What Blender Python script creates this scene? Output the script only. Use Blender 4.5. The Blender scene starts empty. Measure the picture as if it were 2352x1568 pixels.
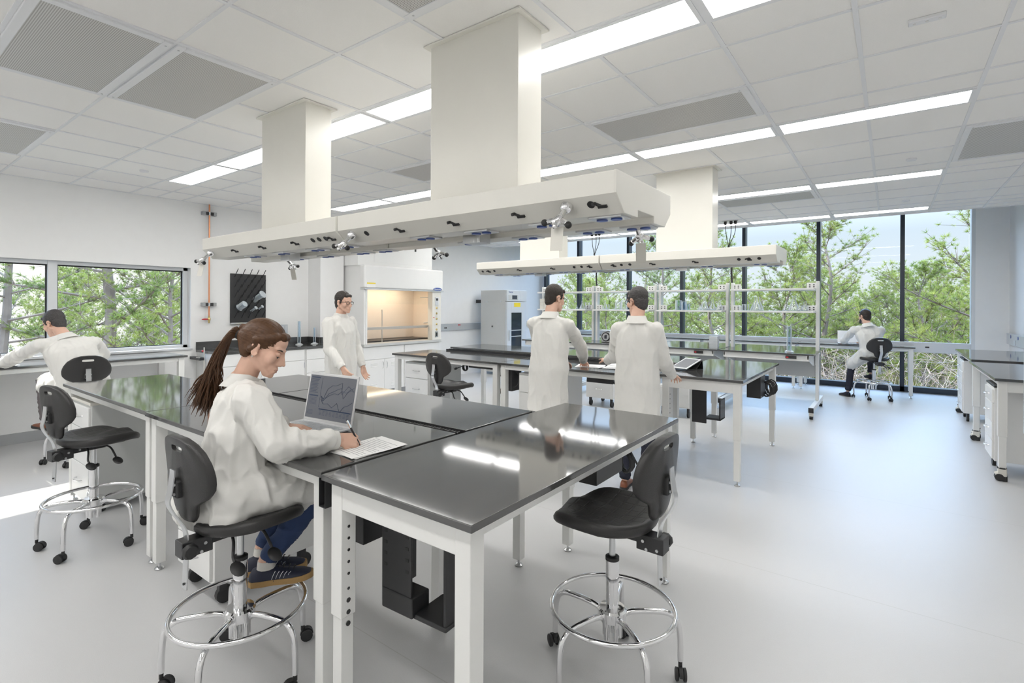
import bpy, bmesh, math, random
from mathutils import Vector, Matrix, Euler, noise
PI = math.pi
S = bpy.context.scene
COL = S.collection
R = random.Random(7)
# ---------------------------------------------------------------- camera
cam = bpy.data.objects.new('camera', bpy.data.cameras.new('camera')); COL.objects.link(cam)
YAW = 0.637984
cam.matrix_world = Matrix.Translation((0, 0, 1.6)) @ Matrix.Rotation(YAW, 4, 'Z') @ Matrix.Rotation(PI / 2, 4, 'X') @ Matrix.Rotation(0.00448, 4, 'Z')
cam.data.sensor_width = 36; cam.data.lens = 1172.827 / 2352 * 36
cam.data.shift_y = -(784 - 702.03) / 2352
cam.data.clip_start = .05; cam.data.clip_end = 400
S.camera = cam
# ---------------------------------------------------------------- view, sky, sun
S.view_settings.view_transform = 'Standard'; S.view_settings.look = 'None'
S.view_settings.exposure = 0.0; S.view_settings.gamma = 1.0; S.view_settings.use_curve_mapping = False
LIGHT = 12.4          # radiance of the ceiling fixtures
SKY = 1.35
w = bpy.data.worlds.new('sky'); S.world = w; w.use_nodes = True
nt = w.node_tree; nt.nodes.clear()
out = nt.nodes.new('ShaderNodeOutputWorld'); bg = nt.nodes.new('ShaderNodeBackground')
tc = nt.nodes.new('ShaderNodeTexCoord'); sx = nt.nodes.new('ShaderNodeSeparateXYZ'); rp = nt.nodes.new('ShaderNodeValToRGB')
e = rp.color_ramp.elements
e[0].position = 0.0; e[0].color = (.66, .70, .74, 1); e[1].position = .42; e[1].color = (4.0, 5.9, 9.0, 1)  # upper end raised, above what the windows show, to add blue daylight indoors
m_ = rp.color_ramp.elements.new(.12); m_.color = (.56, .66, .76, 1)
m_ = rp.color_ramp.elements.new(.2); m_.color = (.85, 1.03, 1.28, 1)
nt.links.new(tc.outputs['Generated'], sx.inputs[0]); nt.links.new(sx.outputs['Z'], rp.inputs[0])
# the sky is whiter on the sun's side
mx = nt.nodes.new('ShaderNodeMix'); mx.data_type = 'RGBA'; mr = nt.nodes.new('ShaderNodeMapRange')
mr.inputs[1].default_value = -.75; mr.inputs[2].default_value = -1.0; mr.inputs[3].default_value = 0; mr.inputs[4].default_value = .8
nt.links.new(sx.outputs['X'], mr.inputs[0]); nt.links.new(mr.outputs[0], mx.inputs[0])
nt.links.new(rp.outputs[0], mx.inputs[6]); mx.inputs[7].default_value = (1.0, .97, .93, 1)
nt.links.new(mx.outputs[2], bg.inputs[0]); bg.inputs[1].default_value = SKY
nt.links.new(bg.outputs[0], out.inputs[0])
sun = bpy.data.objects.new('sun', bpy.data.lights.new('sun', 'SUN')); COL.objects.link(sun)
sun.data.energy = 8.0; sun.data.angle = .009; sun.data.color = (1, .95, .85)
sun.rotation_euler = Vector((1, .2, -.72)).to_track_quat('-Z', 'Y').to_euler()
S.cycles.use_denoising = True
S.cycles.max_bounces = 8; S.cycles.diffuse_bounces = 5; S.cycles.glossy_bounces = 4; S.cycles.transparent_max_bounces = 24; S.cycles.transmission_bounces = 6
S.cycles.caustics_reflective = False; S.cycles.caustics_refractive = False
S.cycles.sample_clamp_indirect = 6
# ---------------------------------------------------------------- materials
M = {}
def mat(name, col, rough=.5, metal=0., bump=0., bscale=60., var=0., vscale=8., trans=0., emit=0., coat=0., spec=.5, sheen=0.):
    m = bpy.data.materials.new(name); m.use_nodes = True; n = m.node_tree.nodes; L = m.node_tree.links
    p = n['Principled BSDF']; c = (*col, 1) if len(col) == 3 else col
    p.inputs['Base Color'].default_value = c; p.inputs['Roughness'].default_value = rough; p.inputs['Metallic'].default_value = metal
    p.inputs['Specular IOR Level'].default_value = spec; p.inputs['Coat Weight'].default_value = coat
    if sheen: p.inputs['Sheen Weight'].default_value = sheen
    if trans: p.inputs['Transmission Weight'].default_value = trans
    if emit: p.inputs['Emission Color'].default_value = c; p.inputs['Emission Strength'].default_value = emit
    tcn = n.new('ShaderNodeTexCoord')
    nz = n.new('ShaderNodeTexNoise'); nz.inputs['Scale'].default_value = vscale; nz.inputs['Detail'].default_value = 3
    L.new(tcn.outputs['Object'], nz.inputs['Vector'])
    v = var or .02
    mp = n.new('ShaderNodeMapRange'); mp.inputs[3].default_value = 1 - v; mp.inputs[4].default_value = 1 + v
    L.new(nz.outputs['Fac'], mp.inputs[0])
    h = n.new('ShaderNodeHueSaturation'); h.inputs['Color'].default_value = c; L.new(mp.outputs[0], h.inputs['Value'])
    L.new(h.outputs[0], p.inputs['Base Color'])
    if bump:
        b = n.new('ShaderNodeTexNoise'); b.inputs['Scale'].default_value = bscale; L.new(tcn.outputs['Object'], b.inputs['Vector'])
        bb = n.new('ShaderNodeBump'); bb.inputs['Strength'].default_value = bump; bb.inputs['Distance'].default_value = .01
        L.new(b.outputs['Fac'], bb.inputs['Height']); L.new(bb.outputs[0], p.inputs['Normal'])
    M[name] = m; return m
def glass_mat(name, tint, ior=1.45, edge=0.0):
    m = bpy.data.materials.new(name); m.use_nodes = True; n = m.node_tree.nodes; L = m.node_tree.links; n.clear()
    o = n.new('ShaderNodeOutputMaterial'); t = n.new('ShaderNodeBsdfTransparent'); g = n.new('ShaderNodeBsdfGlossy'); x = n.new('ShaderNodeMixShader')
    t.inputs[0].default_value = (*tint, 1); g.inputs['Roughness'].default_value = .02
    if edge:
        lw = n.new('ShaderNodeLayerWeight'); lw.inputs[0].default_value = edge; d = n.new('ShaderNodeBsdfDiffuse'); d.inputs[0].default_value = (.9, .96, 1, 1)
        a = n.new('ShaderNodeMixShader'); a.inputs[0].default_value = .7; L.new(g.outputs[0], a.inputs[1]); L.new(d.outputs[0], a.inputs[2])
        L.new(lw.outputs['Facing'], x.inputs[0]); L.new(a.outputs[0], x.inputs[2])
    else:
        f = n.new('ShaderNodeFresnel'); f.inputs[0].default_value = ior; L.new(f.outputs[0], x.inputs[0]); L.new(g.outputs[0], x.inputs[2])
    L.new(t.outputs[0], x.inputs[1]); L.new(x.outputs[0], o.inputs[0]); M[name] = m; return m
mat('wall', (.88, .88, .875), .6, bump=.03, bscale=180)
mat('tile', (.92, .91, .89), .9, bump=.25, bscale=420, var=.03, vscale=300)
mat('tee', (.80, .81, .83), .45)
mat('white_metal', (.80, .80, .78), .35, var=.015)
mat('cream_metal', (.76, .745, .69), .3, var=.015)
mat('cabinet', (.82, .82, .81), .35)
mat('grey_cabinet', (.55, .56, .55), .4)
mat('steel', (.66, .67, .68), .28, metal=1)
mat('chrome', (.82, .82, .83), .07, metal=1)
mat('aluminium', (.70, .72, .74), .35, metal=.7)
mat('black_plastic', (.022, .022, .023), .5)
mat('urethane', (.026, .025, .025), .42, bump=.12, bscale=300)
mat('black_metal', (.03, .03, .032), .42)
mat('epoxy', (.065, .065, .065), .06, var=.12, vscale=4, spec=.95)
mat('dark_frame', (.035, .045, .065), .3)
mat('window_frame', (.72, .74, .76), .4, metal=.2)
mat('cove', (.40, .41, .42), .6)
mat('copper', (.80, .36, .20), .3, metal=.9)
mat('brass', (.75, .58, .25), .3, metal=1)
mat('red', (.55, .03, .04), .4)
mat('yellow', (.85, .65, .03), .45)
mat('blue', (.05, .10, .35), .4)
mat('hood_liner', (.86, .76, .66), .35)
mat('beige_panel', (.74, .72, .66), .4)
mat('paper', (.88, .88, .87), .7)
mat('ink', (.12, .12, .16), .7)
mat('silver', (.72, .72, .73), .35, metal=.6)
mat('screen', (.10, .105, .12), .25, emit=.45)
mat('screen_light', (.55, .57, .60), .3, emit=.4)
mat('chart', (.012, .03, .08), .4)
mat('coat', (.74, .73, .70), .85, bump=.08, bscale=700)
mat('skin', (.70, .44, .33), .55, var=.08, vscale=30)
mat('skin_pale', (.66, .42, .33), .5, var=.06, vscale=30)
mat('lips', (.52, .26, .21), .5)
mat('dark_hair', (.022, .014, .010), .45, bump=.5, bscale=160, var=.3, vscale=90)
mat('grey_hair', (.05, .045, .045), .5, bump=.5, bscale=160, var=.6, vscale=90)
mat('brown_hair', (.085, .040, .019), .42, var=.45, vscale=60, spec=.3)
mat('denim', (.022, .045, .12), .8, bump=.15, bscale=500, var=.3, vscale=12)
mat('grey_cloth', (.14, .125, .13), .85, bump=.15, bscale=300, var=.15)
mat('navy_cloth', (.018, .02, .035), .85)
mat('brown_leather', (.20, .065, .03), .4)
mat('gum', (.42, .26, .10), .6, bump=.3, bscale=200)
mat('sneaker', (.018, .022, .045), .6)
mat('sock', (.7, .68, .64), .9)
mat('rubber', (.025, .025, .026), .55)
mat('plastic_white', (.80, .83, .86), .3, trans=.25)
mat('bark', (.16, .115, .085), .9, bump=.6, bscale=14, var=.4, vscale=5)
mat('twig', (.27, .21, .165), .9, var=.4, vscale=3)
mat('soil', (.19, .16, .10), .95, var=.4, vscale=.6)
mat('emit_lens', (1, .985, .955), .5, emit=LIGHT)
mat('emit_lens_boost', (1, .985, .95), .5, emit=LIGHT*1.25)  # same fixtures, output raised in the far rows to brighten the window end
mat('emit_lens_fill', (1, .985, .955), .5, emit=LIGHT*1.05)  # for the unseen rows added to fill the near end of the room
mat('emit_hood', (1, .86, .66), .5, emit=9)
mat('led', (.5, .02, .03), .4, emit=.5)
glass_mat('pane', (.98, .99, .985), 1.22)
glass_mat('glassware', (1, 1, 1), edge=.5)
glass_mat('frosted', (.86, .92, .97), edge=.72)
# foliage: diffuse with light passing through
def leaf(name, c1, c2):
    m = bpy.data.materials.new(name); m.use_nodes = True; n = m.node_tree.nodes; L = m.node_tree.links; n.clear()
    o = n.new('ShaderNodeOutputMaterial'); d = n.new('ShaderNodeBsdfDiffuse'); t = n.new('ShaderNodeBsdfTranslucent'); x = n.new('ShaderNodeMixShader'); x.inputs[0].default_value = .35
    nz = n.new('ShaderNodeTexNoise'); nz.inputs['Scale'].default_value = 1.3; tcn = n.new('ShaderNodeTexCoord'); L.new(tcn.outputs['Object'], nz.inputs[0])
    r = n.new('ShaderNodeValToRGB'); r.color_ramp.elements[0].position = .35; r.color_ramp.elements[1].position = .65
    r.color_ramp.elements[0].color = (*c1, 1); r.color_ramp.elements[1].color = (*c2, 1); L.new(nz.outputs['Fac'], r.inputs[0])
    L.new(r.outputs[0], d.inputs[0]); L.new(r.outputs[0], t.inputs[0]); L.new(d.outputs[0], x.inputs[1]); L.new(t.outputs[0], x.inputs[2]); L.new(x.outputs[0], o.inputs[0]); M[name] = m
leaf('needles', (.15, .19, .045), (.30, .31, .08))
leaf('needles_dark', (.10, .14, .045), (.24, .27, .08))
# floor: speckled sheet vinyl with faint welded seams
def floor_mat():
    m = mat('vinyl', (.59, .59, .595), .33, var=.05, vscale=260); n = m.node_tree.nodes; L = m.node_tree.links
    p = n['Principled BSDF']; tcn = n.new('ShaderNodeTexCoord'); br = n.new('ShaderNodeTexBrick'); br.offset = 0
    br.inputs['Scale'].default_value = 1; br.inputs['Brick Width'].default_value = 14; br.inputs['Row Height'].default_value = 1.83; br.inputs['Mortar Size'].default_value = .0025; br.inputs['Mortar Smooth'].default_value = .2
    br.inputs['Color1'].default_value = (.59, .59, .595, 1); br.inputs['Color2'].default_value = (.59, .59, .595, 1); br.inputs['Mortar'].default_value = (.5, .5, .49, 1)
    mpn = n.new('ShaderNodeMapping'); mpn.inputs['Location'].default_value = (6, .25, 0); L.new(tcn.outputs['Object'], mpn.inputs[0]); L.new(mpn.outputs[0], br.inputs['Vector'])
    hs = next(x for x in n if x.type == 'HUE_SAT'); L.new(br.outputs['Color'], hs.inputs['Color'])
    b = n.new('ShaderNodeTexNoise'); b.inputs['Scale'].default_value = 220; L.new(tcn.outputs['Object'], b.inputs[0])
    bb = n.new('ShaderNodeBump'); bb.inputs['Strength'].default_value = .06; bb.inputs['Distance'].default_value = .01; L.new(b.outputs['Fac'], bb.inputs['Height']); L.new(bb.outputs[0], p.inputs['Normal'])
floor_mat()
# perforated steel: rows of small dark holes
def perf():
    m = mat('perforated', (.60, .60, .59), .5); n = m.node_tree.nodes; L = m.node_tree.links; p = n['Principled BSDF']
    tcn = n.new('ShaderNodeTexCoord'); s = n.new('ShaderNodeSeparateXYZ'); L.new(tcn.outputs['Object'], s.inputs[0])
    o = []
    for a in 'XY':
        k = n.new('ShaderNodeMath'); k.operation = 'MULTIPLY'; k.inputs[1].default_value = 2 * PI / .0095; L.new(s.outputs[a], k.inputs[0])
        q = n.new('ShaderNodeMath'); q.operation = 'SINE'; L.new(k.outputs[0], q.inputs[0]); o.append(q)
    a = n.new('ShaderNodeMath'); a.operation = 'ADD'; L.new(o[0].outputs[0], a.inputs[0]); L.new(o[1].outputs[0], a.inputs[1])
    r = n.new('ShaderNodeValToRGB'); r.color_ramp.elements[0].position = .45; r.color_ramp.elements[1].position = .75
    r.color_ramp.elements[0].color = (.66, .655, .64, 1); r.color_ramp.elements[1].color = (.25, .24, .23, 1)
    mr = n.new('ShaderNodeMapRange'); mr.inputs[1].default_value = -2; mr.inputs[2].default_value = 2; L.new(a.outputs[0], mr.inputs[0]); L.new(mr.outputs[0], r.inputs[0])
    L.new(r.outputs[0], p.inputs['Base Color'])
perf()
# moulded seat: rows of shallow raised blocks
def seat_mat():
    m = mat('seat_urethane', (.026, .025, .025), .36); n = m.node_tree.nodes; L = m.node_tree.links; p = n['Principled BSDF']
    tcn = n.new('ShaderNodeTexCoord'); br = n.new('ShaderNodeTexBrick'); br.offset = 0
    br.inputs['Scale'].default_value = 1; br.inputs['Brick Width'].default_value = .055; br.inputs['Row Height'].default_value = .055; br.inputs['Mortar Size'].default_value = .006; br.inputs['Mortar Smooth'].default_value = .4
    br.inputs['Color1'].default_value = (1, 1, 1, 1); br.inputs['Color2'].default_value = (1, 1, 1, 1); br.inputs['Mortar'].default_value = (0, 0, 0, 1)
    L.new(tcn.outputs['Object'], br.inputs['Vector'])
    bb = n.new('ShaderNodeBump'); bb.inputs['Strength'].default_value = 1; bb.inputs['Distance'].default_value = .006; L.new(br.outputs['Color'], bb.inputs['Height']); L.new(bb.outputs[0], p.inputs['Normal'])
seat_mat()
# ---------------------------------------------------------------- mesh helpers
class MB:
    def __init__(s): s.v = []; s.f = []
    def add(s, vs, fs):
        b = len(s.v); s.v += [tuple(x) for x in vs]; s.f += [tuple(b + i for i in q) for q in fs]; return s
    def box(s, x0, x1, y0, y1, z0, z1):
        return s.add([(x0,y0,z0),(x1,y0,z0),(x1,y1,z0),(x0,y1,z0),(x0,y0,z1),(x1,y0,z1),(x1,y1,z1),(x0,y1,z1)],
                     [(3,2,1,0),(4,5,6,7),(0,1,5,4),(1,2,6,5),(2,3,7,6),(3,0,4,7)])
    def cbox(s, c, d, rot=None):
        m = MB().box(-d[0]/2, d[0]/2, -d[1]/2, d[1]/2, -d[2]/2, d[2]/2)
        q = (rot.to_matrix() if isinstance(rot, Euler) else rot) if rot else Matrix.Identity(3)
        return s.add([Vector(c) + q @ Vector(v) for v in m.v], m.f)
    def loft(s, rings, cap0=True, cap1=True, closed=False):
        n = len(rings[0]); vs = [p for r in rings for p in r]; fs = []
        k = len(rings)
        for i in range(k if closed else k - 1):
            a = i * n; b = ((i + 1) % k) * n
            for j in range(n): fs.append((a + j, a + (j + 1) % n, b + (j + 1) % n, b + j))
        if not closed:
            if cap0: fs.append(tuple(range(n - 1, -1, -1)))
            if cap1: fs.append(tuple((k - 1) * n + j for j in range(n)))
        return s.add(vs, fs)
    def tube(s, pts, r, n=8, closed=False, sq=1.0):
        pts = [Vector(p) for p in pts]; k = len(pts); rings = []; u = None
        for i, p in enumerate(pts):
            a = pts[(i - 1) % k] if closed or i > 0 else p; b = pts[(i + 1) % k] if closed or i < k - 1 else p
            t = (b - a).normalized()
            if u is None: u = t.orthogonal().normalized()
            u = (u - t * u.dot(t)).normalized(); v = t.cross(u)
            q = r[i] if isinstance(r, (list, tuple)) else r
            rings.append([p + u * q * math.cos(2*PI*j/n) + v * q * sq * math.sin(2*PI*j/n) for j in range(n)])
        return s.loft(rings, closed=closed)
    def lathe(s, prof, c=(0,0,0), n=16, rot=None):
        rings = [[Vector((max(r, 1e-5)*math.cos(2*PI*j/n), max(r, 1e-5)*math.sin(2*PI*j/n), z)) for j in range(n)] for r, z in prof]
        if rot: rings = [[rot @ p for p in q] for q in rings]
        return s.loft([[Vector(c) + p for p in q] for q in rings])
    def cyl(s, p0, p1, r, n=12): return s.tube([p0, p1], r, n)
    def prism(s, poly, axis, a0, a1):
        f = {'x': lambda p, a: (a, p[0], p[1]), 'y': lambda p, a: (p[0], a, p[1]), 'z': lambda p, a: (p[0], p[1], a)}[axis]
        return s.loft([[Vector(f(p, a0)) for p in poly], [Vector(f(p, a1)) for p in poly]])
    def ell(s, c, r, rot=None, n=12, k=8):
        rings = []
        for i in range(k + 1):
            t = PI * i / k; q = max(math.sin(t), .01)
            rings.append([Vector((r[0]*q*math.cos(2*PI*j/n), r[1]*q*math.sin(2*PI*j/n), -r[2]*math.cos(t))) for j in range(n)])
        if rot: rings = [[rot @ p for p in g] for g in rings]
        return s.loft([[Vector(c) + p for p in g] for g in rings])
    def cap(s, p0, r0, p1, r1=None, n=12, sq=1.0):
        r1 = r0 if r1 is None else r1; p0 = Vector(p0); p1 = Vector(p1); d = (p1 - p0)
        L = d.length; t = d.normalized() if L > 1e-6 else Vector((0,0,1)); pts = []; rs = []
        for a in (-85, -60, -30): pts.append(p0 + t*r0*math.sin(math.radians(a))); rs.append(r0*math.cos(math.radians(a)))
        for q in (0, .33, .67, 1): pts.append(p0 + d*q); rs.append(r0 + (r1 - r0)*q)
        for a in (30, 60, 85): pts.append(p1 + t*r1*math.sin(math.radians(a))); rs.append(r1*math.cos(math.radians(a)))
        return s.tube(pts, rs, n, sq=sq)
    def chain(s, pts, rs, n=12, sq=1.0):
        for i in range(len(pts) - 1): s.cap(pts[i], rs[i], pts[i+1], rs[i+1], n, sq)
        return s
    def build(s, name, m, parent=None, smooth=True, bevel=0, loc=None, seg=2, ang=40):
        me = bpy.data.meshes.new(name); me.from_pydata(s.v, [], s.f)
        bm = bmesh.new(); bm.from_mesh(me); bmesh.ops.recalc_face_normals(bm, faces=bm.faces[:]); bm.to_mesh(me); bm.free()
        me.materials.append(M[m] if isinstance(m, str) else m)
        if smooth:
            me.polygons.foreach_set('use_smooth', [True]*len(me.polygons)); me.set_sharp_from_angle(angle=math.radians(ang))
        o = bpy.data.objects.new(name, me); COL.objects.link(o)
        if parent: o.parent = parent
        if loc: o.location = loc
        if bevel:
            b = o.modifiers.new('bevel', 'BEVEL'); b.width = bevel; b.segments = seg; b.limit_method = 'ANGLE'; b.angle_limit = math.radians(50); b.harden_normals = True
        return o
def tag(o, label, cat, group=None):
    o['label'] = label; o['category'] = cat
    if group: o['group'] = group
    return o
def thing(name, label, cat, loc=(0,0,0), rz=0, group=None):
    o = bpy.data.objects.new(name, None); COL.objects.link(o); o.location = loc; o.rotation_euler = (0, 0, rz); o.empty_display_size = .1
    return tag(o, label, cat, group)
def struct(o): o['kind'] = 'structure'; return o
def kids(o): return [c for c in bpy.data.objects if c.parent == o]
def tree_of(o): return (o, [tree_of(c) for c in kids(o)])
def dup(t, parent=None):
    o, ch = t; c = o.copy(); COL.objects.link(c)
    if parent: c.parent = parent
    for k in ch: dup(k, c)
    return c
def copy_thing(t, loc, rz=0, label=None, group=None):
    c = dup(t); c.location = loc; c.rotation_euler = (0, 0, rz)
    if label: c['label'] = label
    if group: c['group'] = group
    return c
def ball(a, r): return (a[0]*r, a[1]*r)
def smooth_path(pts, n=6):
    P = [Vector(p) for p in pts]; o = []
    for i in range(len(P) - 1):
        a = P[max(i-1, 0)]; b = P[i]; c = P[i+1]; d = P[min(i+2, len(P)-1)]
        for k in range(n):
            t = k / n; o.append(.5*((2*b) + (c-a)*t + (2*a-5*b+4*c-d)*t*t + (3*b-a-3*c+d)*t*t*t))
    o.append(P[-1]); return o
# ================================================================ the room
CEIL = 3.0515
GX = lambda i: -.7539 + .6096 * i
GY = lambda j: 2.9945 + .6096 * j
X0, X1, Y0, Y1, YE = -8.02, 1.65, -3.5, 12.4, 10.03
struct(MB().box(X0 - .2, X1 + .2, Y0 - .2, Y1 + .1, -.1, 0).build('floor', 'vinyl', smooth=False))
WY0, WY1, WZ0, WZ1 = .12, 3.12, .98, 2.12       # opening of the window on the left
m = MB().box(X0 - .2, X0, Y0, WY0, 0, CEIL).box(X0 - .2, X0, WY1, Y1 + .1, 0, 3.7).box(X0 - .2, X0, WY0, WY1, 0, WZ0).box(X0 - .2, X0, WY0, WY1, WZ1, CEIL)
struct(m.build('wall_left', 'wall', smooth=False))
struct(MB().box(X0, -7.66, 4.95, 5.40, 0, CEIL).build('trim_2', 'wall', smooth=False))
struct(MB().box(X1, X1 + .2, Y0, Y1 + .1, 0, 3.7).build('wall_right', 'wall', smooth=False))
struct(MB().box(X0 - .2, X1 + .2, Y0 - .2, Y0, 0, CEIL).build('wall_back', 'wall', smooth=False))
struct(MB().box(1.21, X1, Y1 - .2, Y1 + .1, 0, 3.7).build('wall_far', 'wall', smooth=False))
struct(MB().box(X0, X0 + .012, Y0, 3.15, 0, .12).build('baseboard_left', 'cove', smooth=False))
# ceiling: tiles with a shallow exposed grid below them, stepping up before the window wall
struct(MB().box(X0, X1, Y0, YE, CEIL + .006, CEIL + .06).build('ceiling', 'tile', smooth=False))
struct(MB().box(X0, X1, YE, Y1 + .1, 3.6, 3.7).box(X0, X1, YE - .02, YE, CEIL - .004, 3.6).build('trim_3', 'wall', smooth=False))
tees = MB(); hw = .012
rows_y = [-10, -9, -8, -7, -6, -5, -4, -3, -2, -1, -.5, 0, 1, 2, 2.5, 3, 4, 5, 6, 6.5, 7, 8, 9, 10, 10.5, 11]
for i in range(-11, 4): tees.box(GX(i) - hw, GX(i) + hw, Y0, YE - .02, CEIL, CEIL + .0065)
for j in rows_y: tees.box(X0, X1, GY(j) - hw*.8, GY(j) + hw*.8, CEIL + .0002, CEIL + .0063)
struct(tees.build('trim_1', 'tee', smooth=False))
struct(MB().box(X0, X0 + .02, Y0, YE, CEIL - .001, CEIL + .007).build('trim_4', 'tee', smooth=False))
def frame_mb(hx, hy, wd, z0, z1):
    return MB().box(-hx, hx, -hy, -hy + wd, z0, z1).box(-hx, hx, hy - wd, hy, z0, z1).box(-hx, -hx + wd, -hy + wd, hy - wd, z0, z1).box(hx - wd, hx, -hy + wd, hy - wd, z0, z1)
# ---------------------------------------------------------------- recessed lights: four rows of six, then two unseen rows added as fill
ORD = ['first', 'second', 'third', 'fourth', 'fifth', 'sixth', 'seventh', 'eighth', 'ninth']
t = thing('ceiling_light', '', 'ceiling light', (GX(-9), GY(-.75), CEIL))
frame_mb(.6096 - .012, .1524 - .0096, .022, -.005, .004).build('frame', 'tee', t, smooth=False)
MB().box(-.576, .576, -.121, .121, -.0005, .004).build('diffuser', 'emit_lens', t, smooth=False)
LT = tree_of(t); first = True
for r, (yj, rn) in enumerate(((-.75, 'in the nearest row'), (2.75, 'in the second row'), (6.75, 'in the third row'), (10.75, 'in the row nearest the windows'), (-4.75, 'added as fill over the camera, out of view'), (-8.75, 'added as fill behind the camera, out of view'))):
    for k in range(6):
        lab = 'lit recessed ceiling light, %s from the left %s' % (ORD[k], rn)
        c = t if first else copy_thing(LT, (0, 0, 0)); first = False
        c.location = (GX(-9 + 2 * k), GY(yj), CEIL); c['label'] = lab; c['group'] = 'recessed ceiling lights'
        if r in (2, 3, 4, 5):
            q = [o for o in bpy.data.objects if o.parent == c and o.name.startswith('diffuser')][0]; q.data = q.data.copy(); q.data.materials[0] = M['emit_lens_boost' if r < 4 else 'emit_lens_fill']
# ---------------------------------------------------------------- perforated air panels
def air_panel(i0, i1, j0, j1, lab):
    hx, hy = (i1 - i0) * .3048 - .012, (j1 - j0) * .3048 - .01
    t = thing('air_panel', lab, 'ceiling vent', (GX((i0 + i1) / 2), GY((j0 + j1) / 2), CEIL), group='perforated ceiling air panels')
    frame_mb(hx, hy, .045, -.012, .004).build('frame', 'tee', t, bevel=.004)
    MB().box(-hx + .045, hx - .045, -hy + .045, hy - .045, -.007, .003).build('perforated_face', 'perforated', t, smooth=False)
    for a in (-1, 1):
        for b in (-1, 1): MB().cyl((a * (hx - .05), b * (hy - .022), -.0145), (a * (hx - .05), b * (hy - .022), -.011), .006, 8).build('screw', 'steel', t)
air_panel(-6, -4, -4, -3, 'big perforated ceiling air panel cut by the top left corner')
air_panel(-6, -4, -3, -2, 'perforated ceiling air panel between corner panel and first duct cover')
air_panel(-10, -8, -4, -3, 'perforated ceiling air panel above the left window wall')
air_panel(-2, 0, -3, -2, 'perforated ceiling air panel cut by the top edge beside tall duct cover')
air_panel(-6, -4, 1, 2, 'perforated ceiling air panel half hidden behind the tall near duct cover')
air_panel(-2, 0, 1, 2, 'long perforated ceiling air panel right of the tall near duct cover')
air_panel(-2, 0, 7, 8, 'far shaded perforated ceiling air panel right of the second carrier duct')
air_panel(2, 3.9, 4, 6, 'large grey perforated ceiling air panel at the right edge')
for x, y, l in ((GX(1.5), GY(5.5), 'flat sprinkler cover on ceiling right of the second carrier duct'), (GX(1.5), GY(9.45), 'flat sprinkler cover on ceiling nearest the window wall'), (GX(-9.5), GY(-1.5), 'flat sprinkler cover on ceiling above the left window')):
    tag(MB().lathe([(0, -.012), (.038, -.012), (.042, -.008), (.042, .006), (0, .006)], n=20).build('sprinkler_cover', 'tee', loc=(x, y, CEIL)), l, 'sprinkler', 'ceiling sprinkler covers')
t = thing('ceiling_sensor', 'small rectangular white sensor plate on ceiling near top right', 'sensor', (GX(1.47), GY(.5), CEIL))
MB().box(-.075, .075, -.025, .025, -.012, .006).build('plate', 'tee', t, bevel=.004)
for x in (-.05, 0, .05): MB().cyl((x, 0, -.015), (x, 0, -.011), .006, 8).build('screw', 'white_metal', t)
# ---------------------------------------------------------------- windows
wn = bpy.data.objects.new('window_1', None); COL.objects.link(wn); struct(wn)
f = MB(); xa, xb = X0 - .17, X0 - .10
f.box(xa, xb, WY0, WY1, WZ0, WZ0 + .045).box(xa, xb, WY0, WY1, WZ1 - .045, WZ1).box(xa, xb, WY0, WY0 + .06, WZ0, WZ1).box(xa, xb, WY1 - .06, WY1, WZ0, WZ1).box(xa, xb + .01, 1.60, 1.69, WZ0, WZ1)
f.build('window_frame', 'window_frame', wn, bevel=.004)
for a, b in ((WY0 + .06, 1.60), (1.69, WY1 - .06)):
    g = MB().box(xa + .02, xa + .03, a, a + .014, WZ0 + .045, WZ1 - .045).box(xa + .02, xa + .03, b - .014, b, WZ0 + .045, WZ1 - .045).box(xa + .02, xa + .03, a, b, WZ1 - .06, WZ1 - .045).box(xa + .02, xa + .03, a, b, WZ0 + .045, WZ0 + .055)
    g.build('gasket', 'black_plastic', wn)
MB().box(xa + .03, xa + .036, WY0 + .06, 1.60, WZ0 + .045, WZ1 - .045).build('pane', 'pane', wn, smooth=False)
MB().box(xa + .03, xa + .036, 1.69, WY1 - .06, WZ0 + .045, WZ1 - .045).build('pane', 'pane', wn, smooth=False)
MB().box(X0 - .1, X0 + .03, WY0 - .02, WY1 + .02, WZ0 - .025, WZ0 + .005).build('window_sill', 'window_frame', wn, bevel=.004)
ww = bpy.data.objects.new('window_2', None); COL.objects.link(ww); struct(ww)
mull = [-7.93, -6.86, -5.41, -4.04, -2.645, -1.205, .18]
for x in mull: MB().box(x - .035, x + .035, Y1 - .13, Y1 + .06, 0, 3.6).build('mullion', 'dark_frame', ww, bevel=.004)
MB().box(X0, 1.21, Y1 - .13, Y1 + .06, 0, .10).build('bottom_rail', 'dark_frame', ww, bevel=.004)
MB().box(X0, 1.21, Y1 - .1, Y1 + .06, 3.52, 3.6).build('top_rail', 'dark_frame', ww)
MB().box(X0, 1.21, Y1 - .17, Y1 - .131, .76, .955).build('sill_raceway', 'aluminium', ww, bevel=.004)
for x in (-2.35, -1.9, -.9, .55): MB().box(x - .03, x + .03, Y1 - .176, Y1 - .169, .85, .875).build('outlet', 'black_plastic', ww)
MB().box(1.16, 1.21, Y1 - .2, Y1 + .06, 0, 3.6).build('jamb', 'window_frame', ww)
xs = [X0] + mull + [1.16]
for a, b in zip(xs, xs[1:]): MB().box(a + .035, b - .035, Y1 - .02, Y1 - .01, .10, 3.52).build('pane', 'pane', ww, smooth=False)
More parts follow.
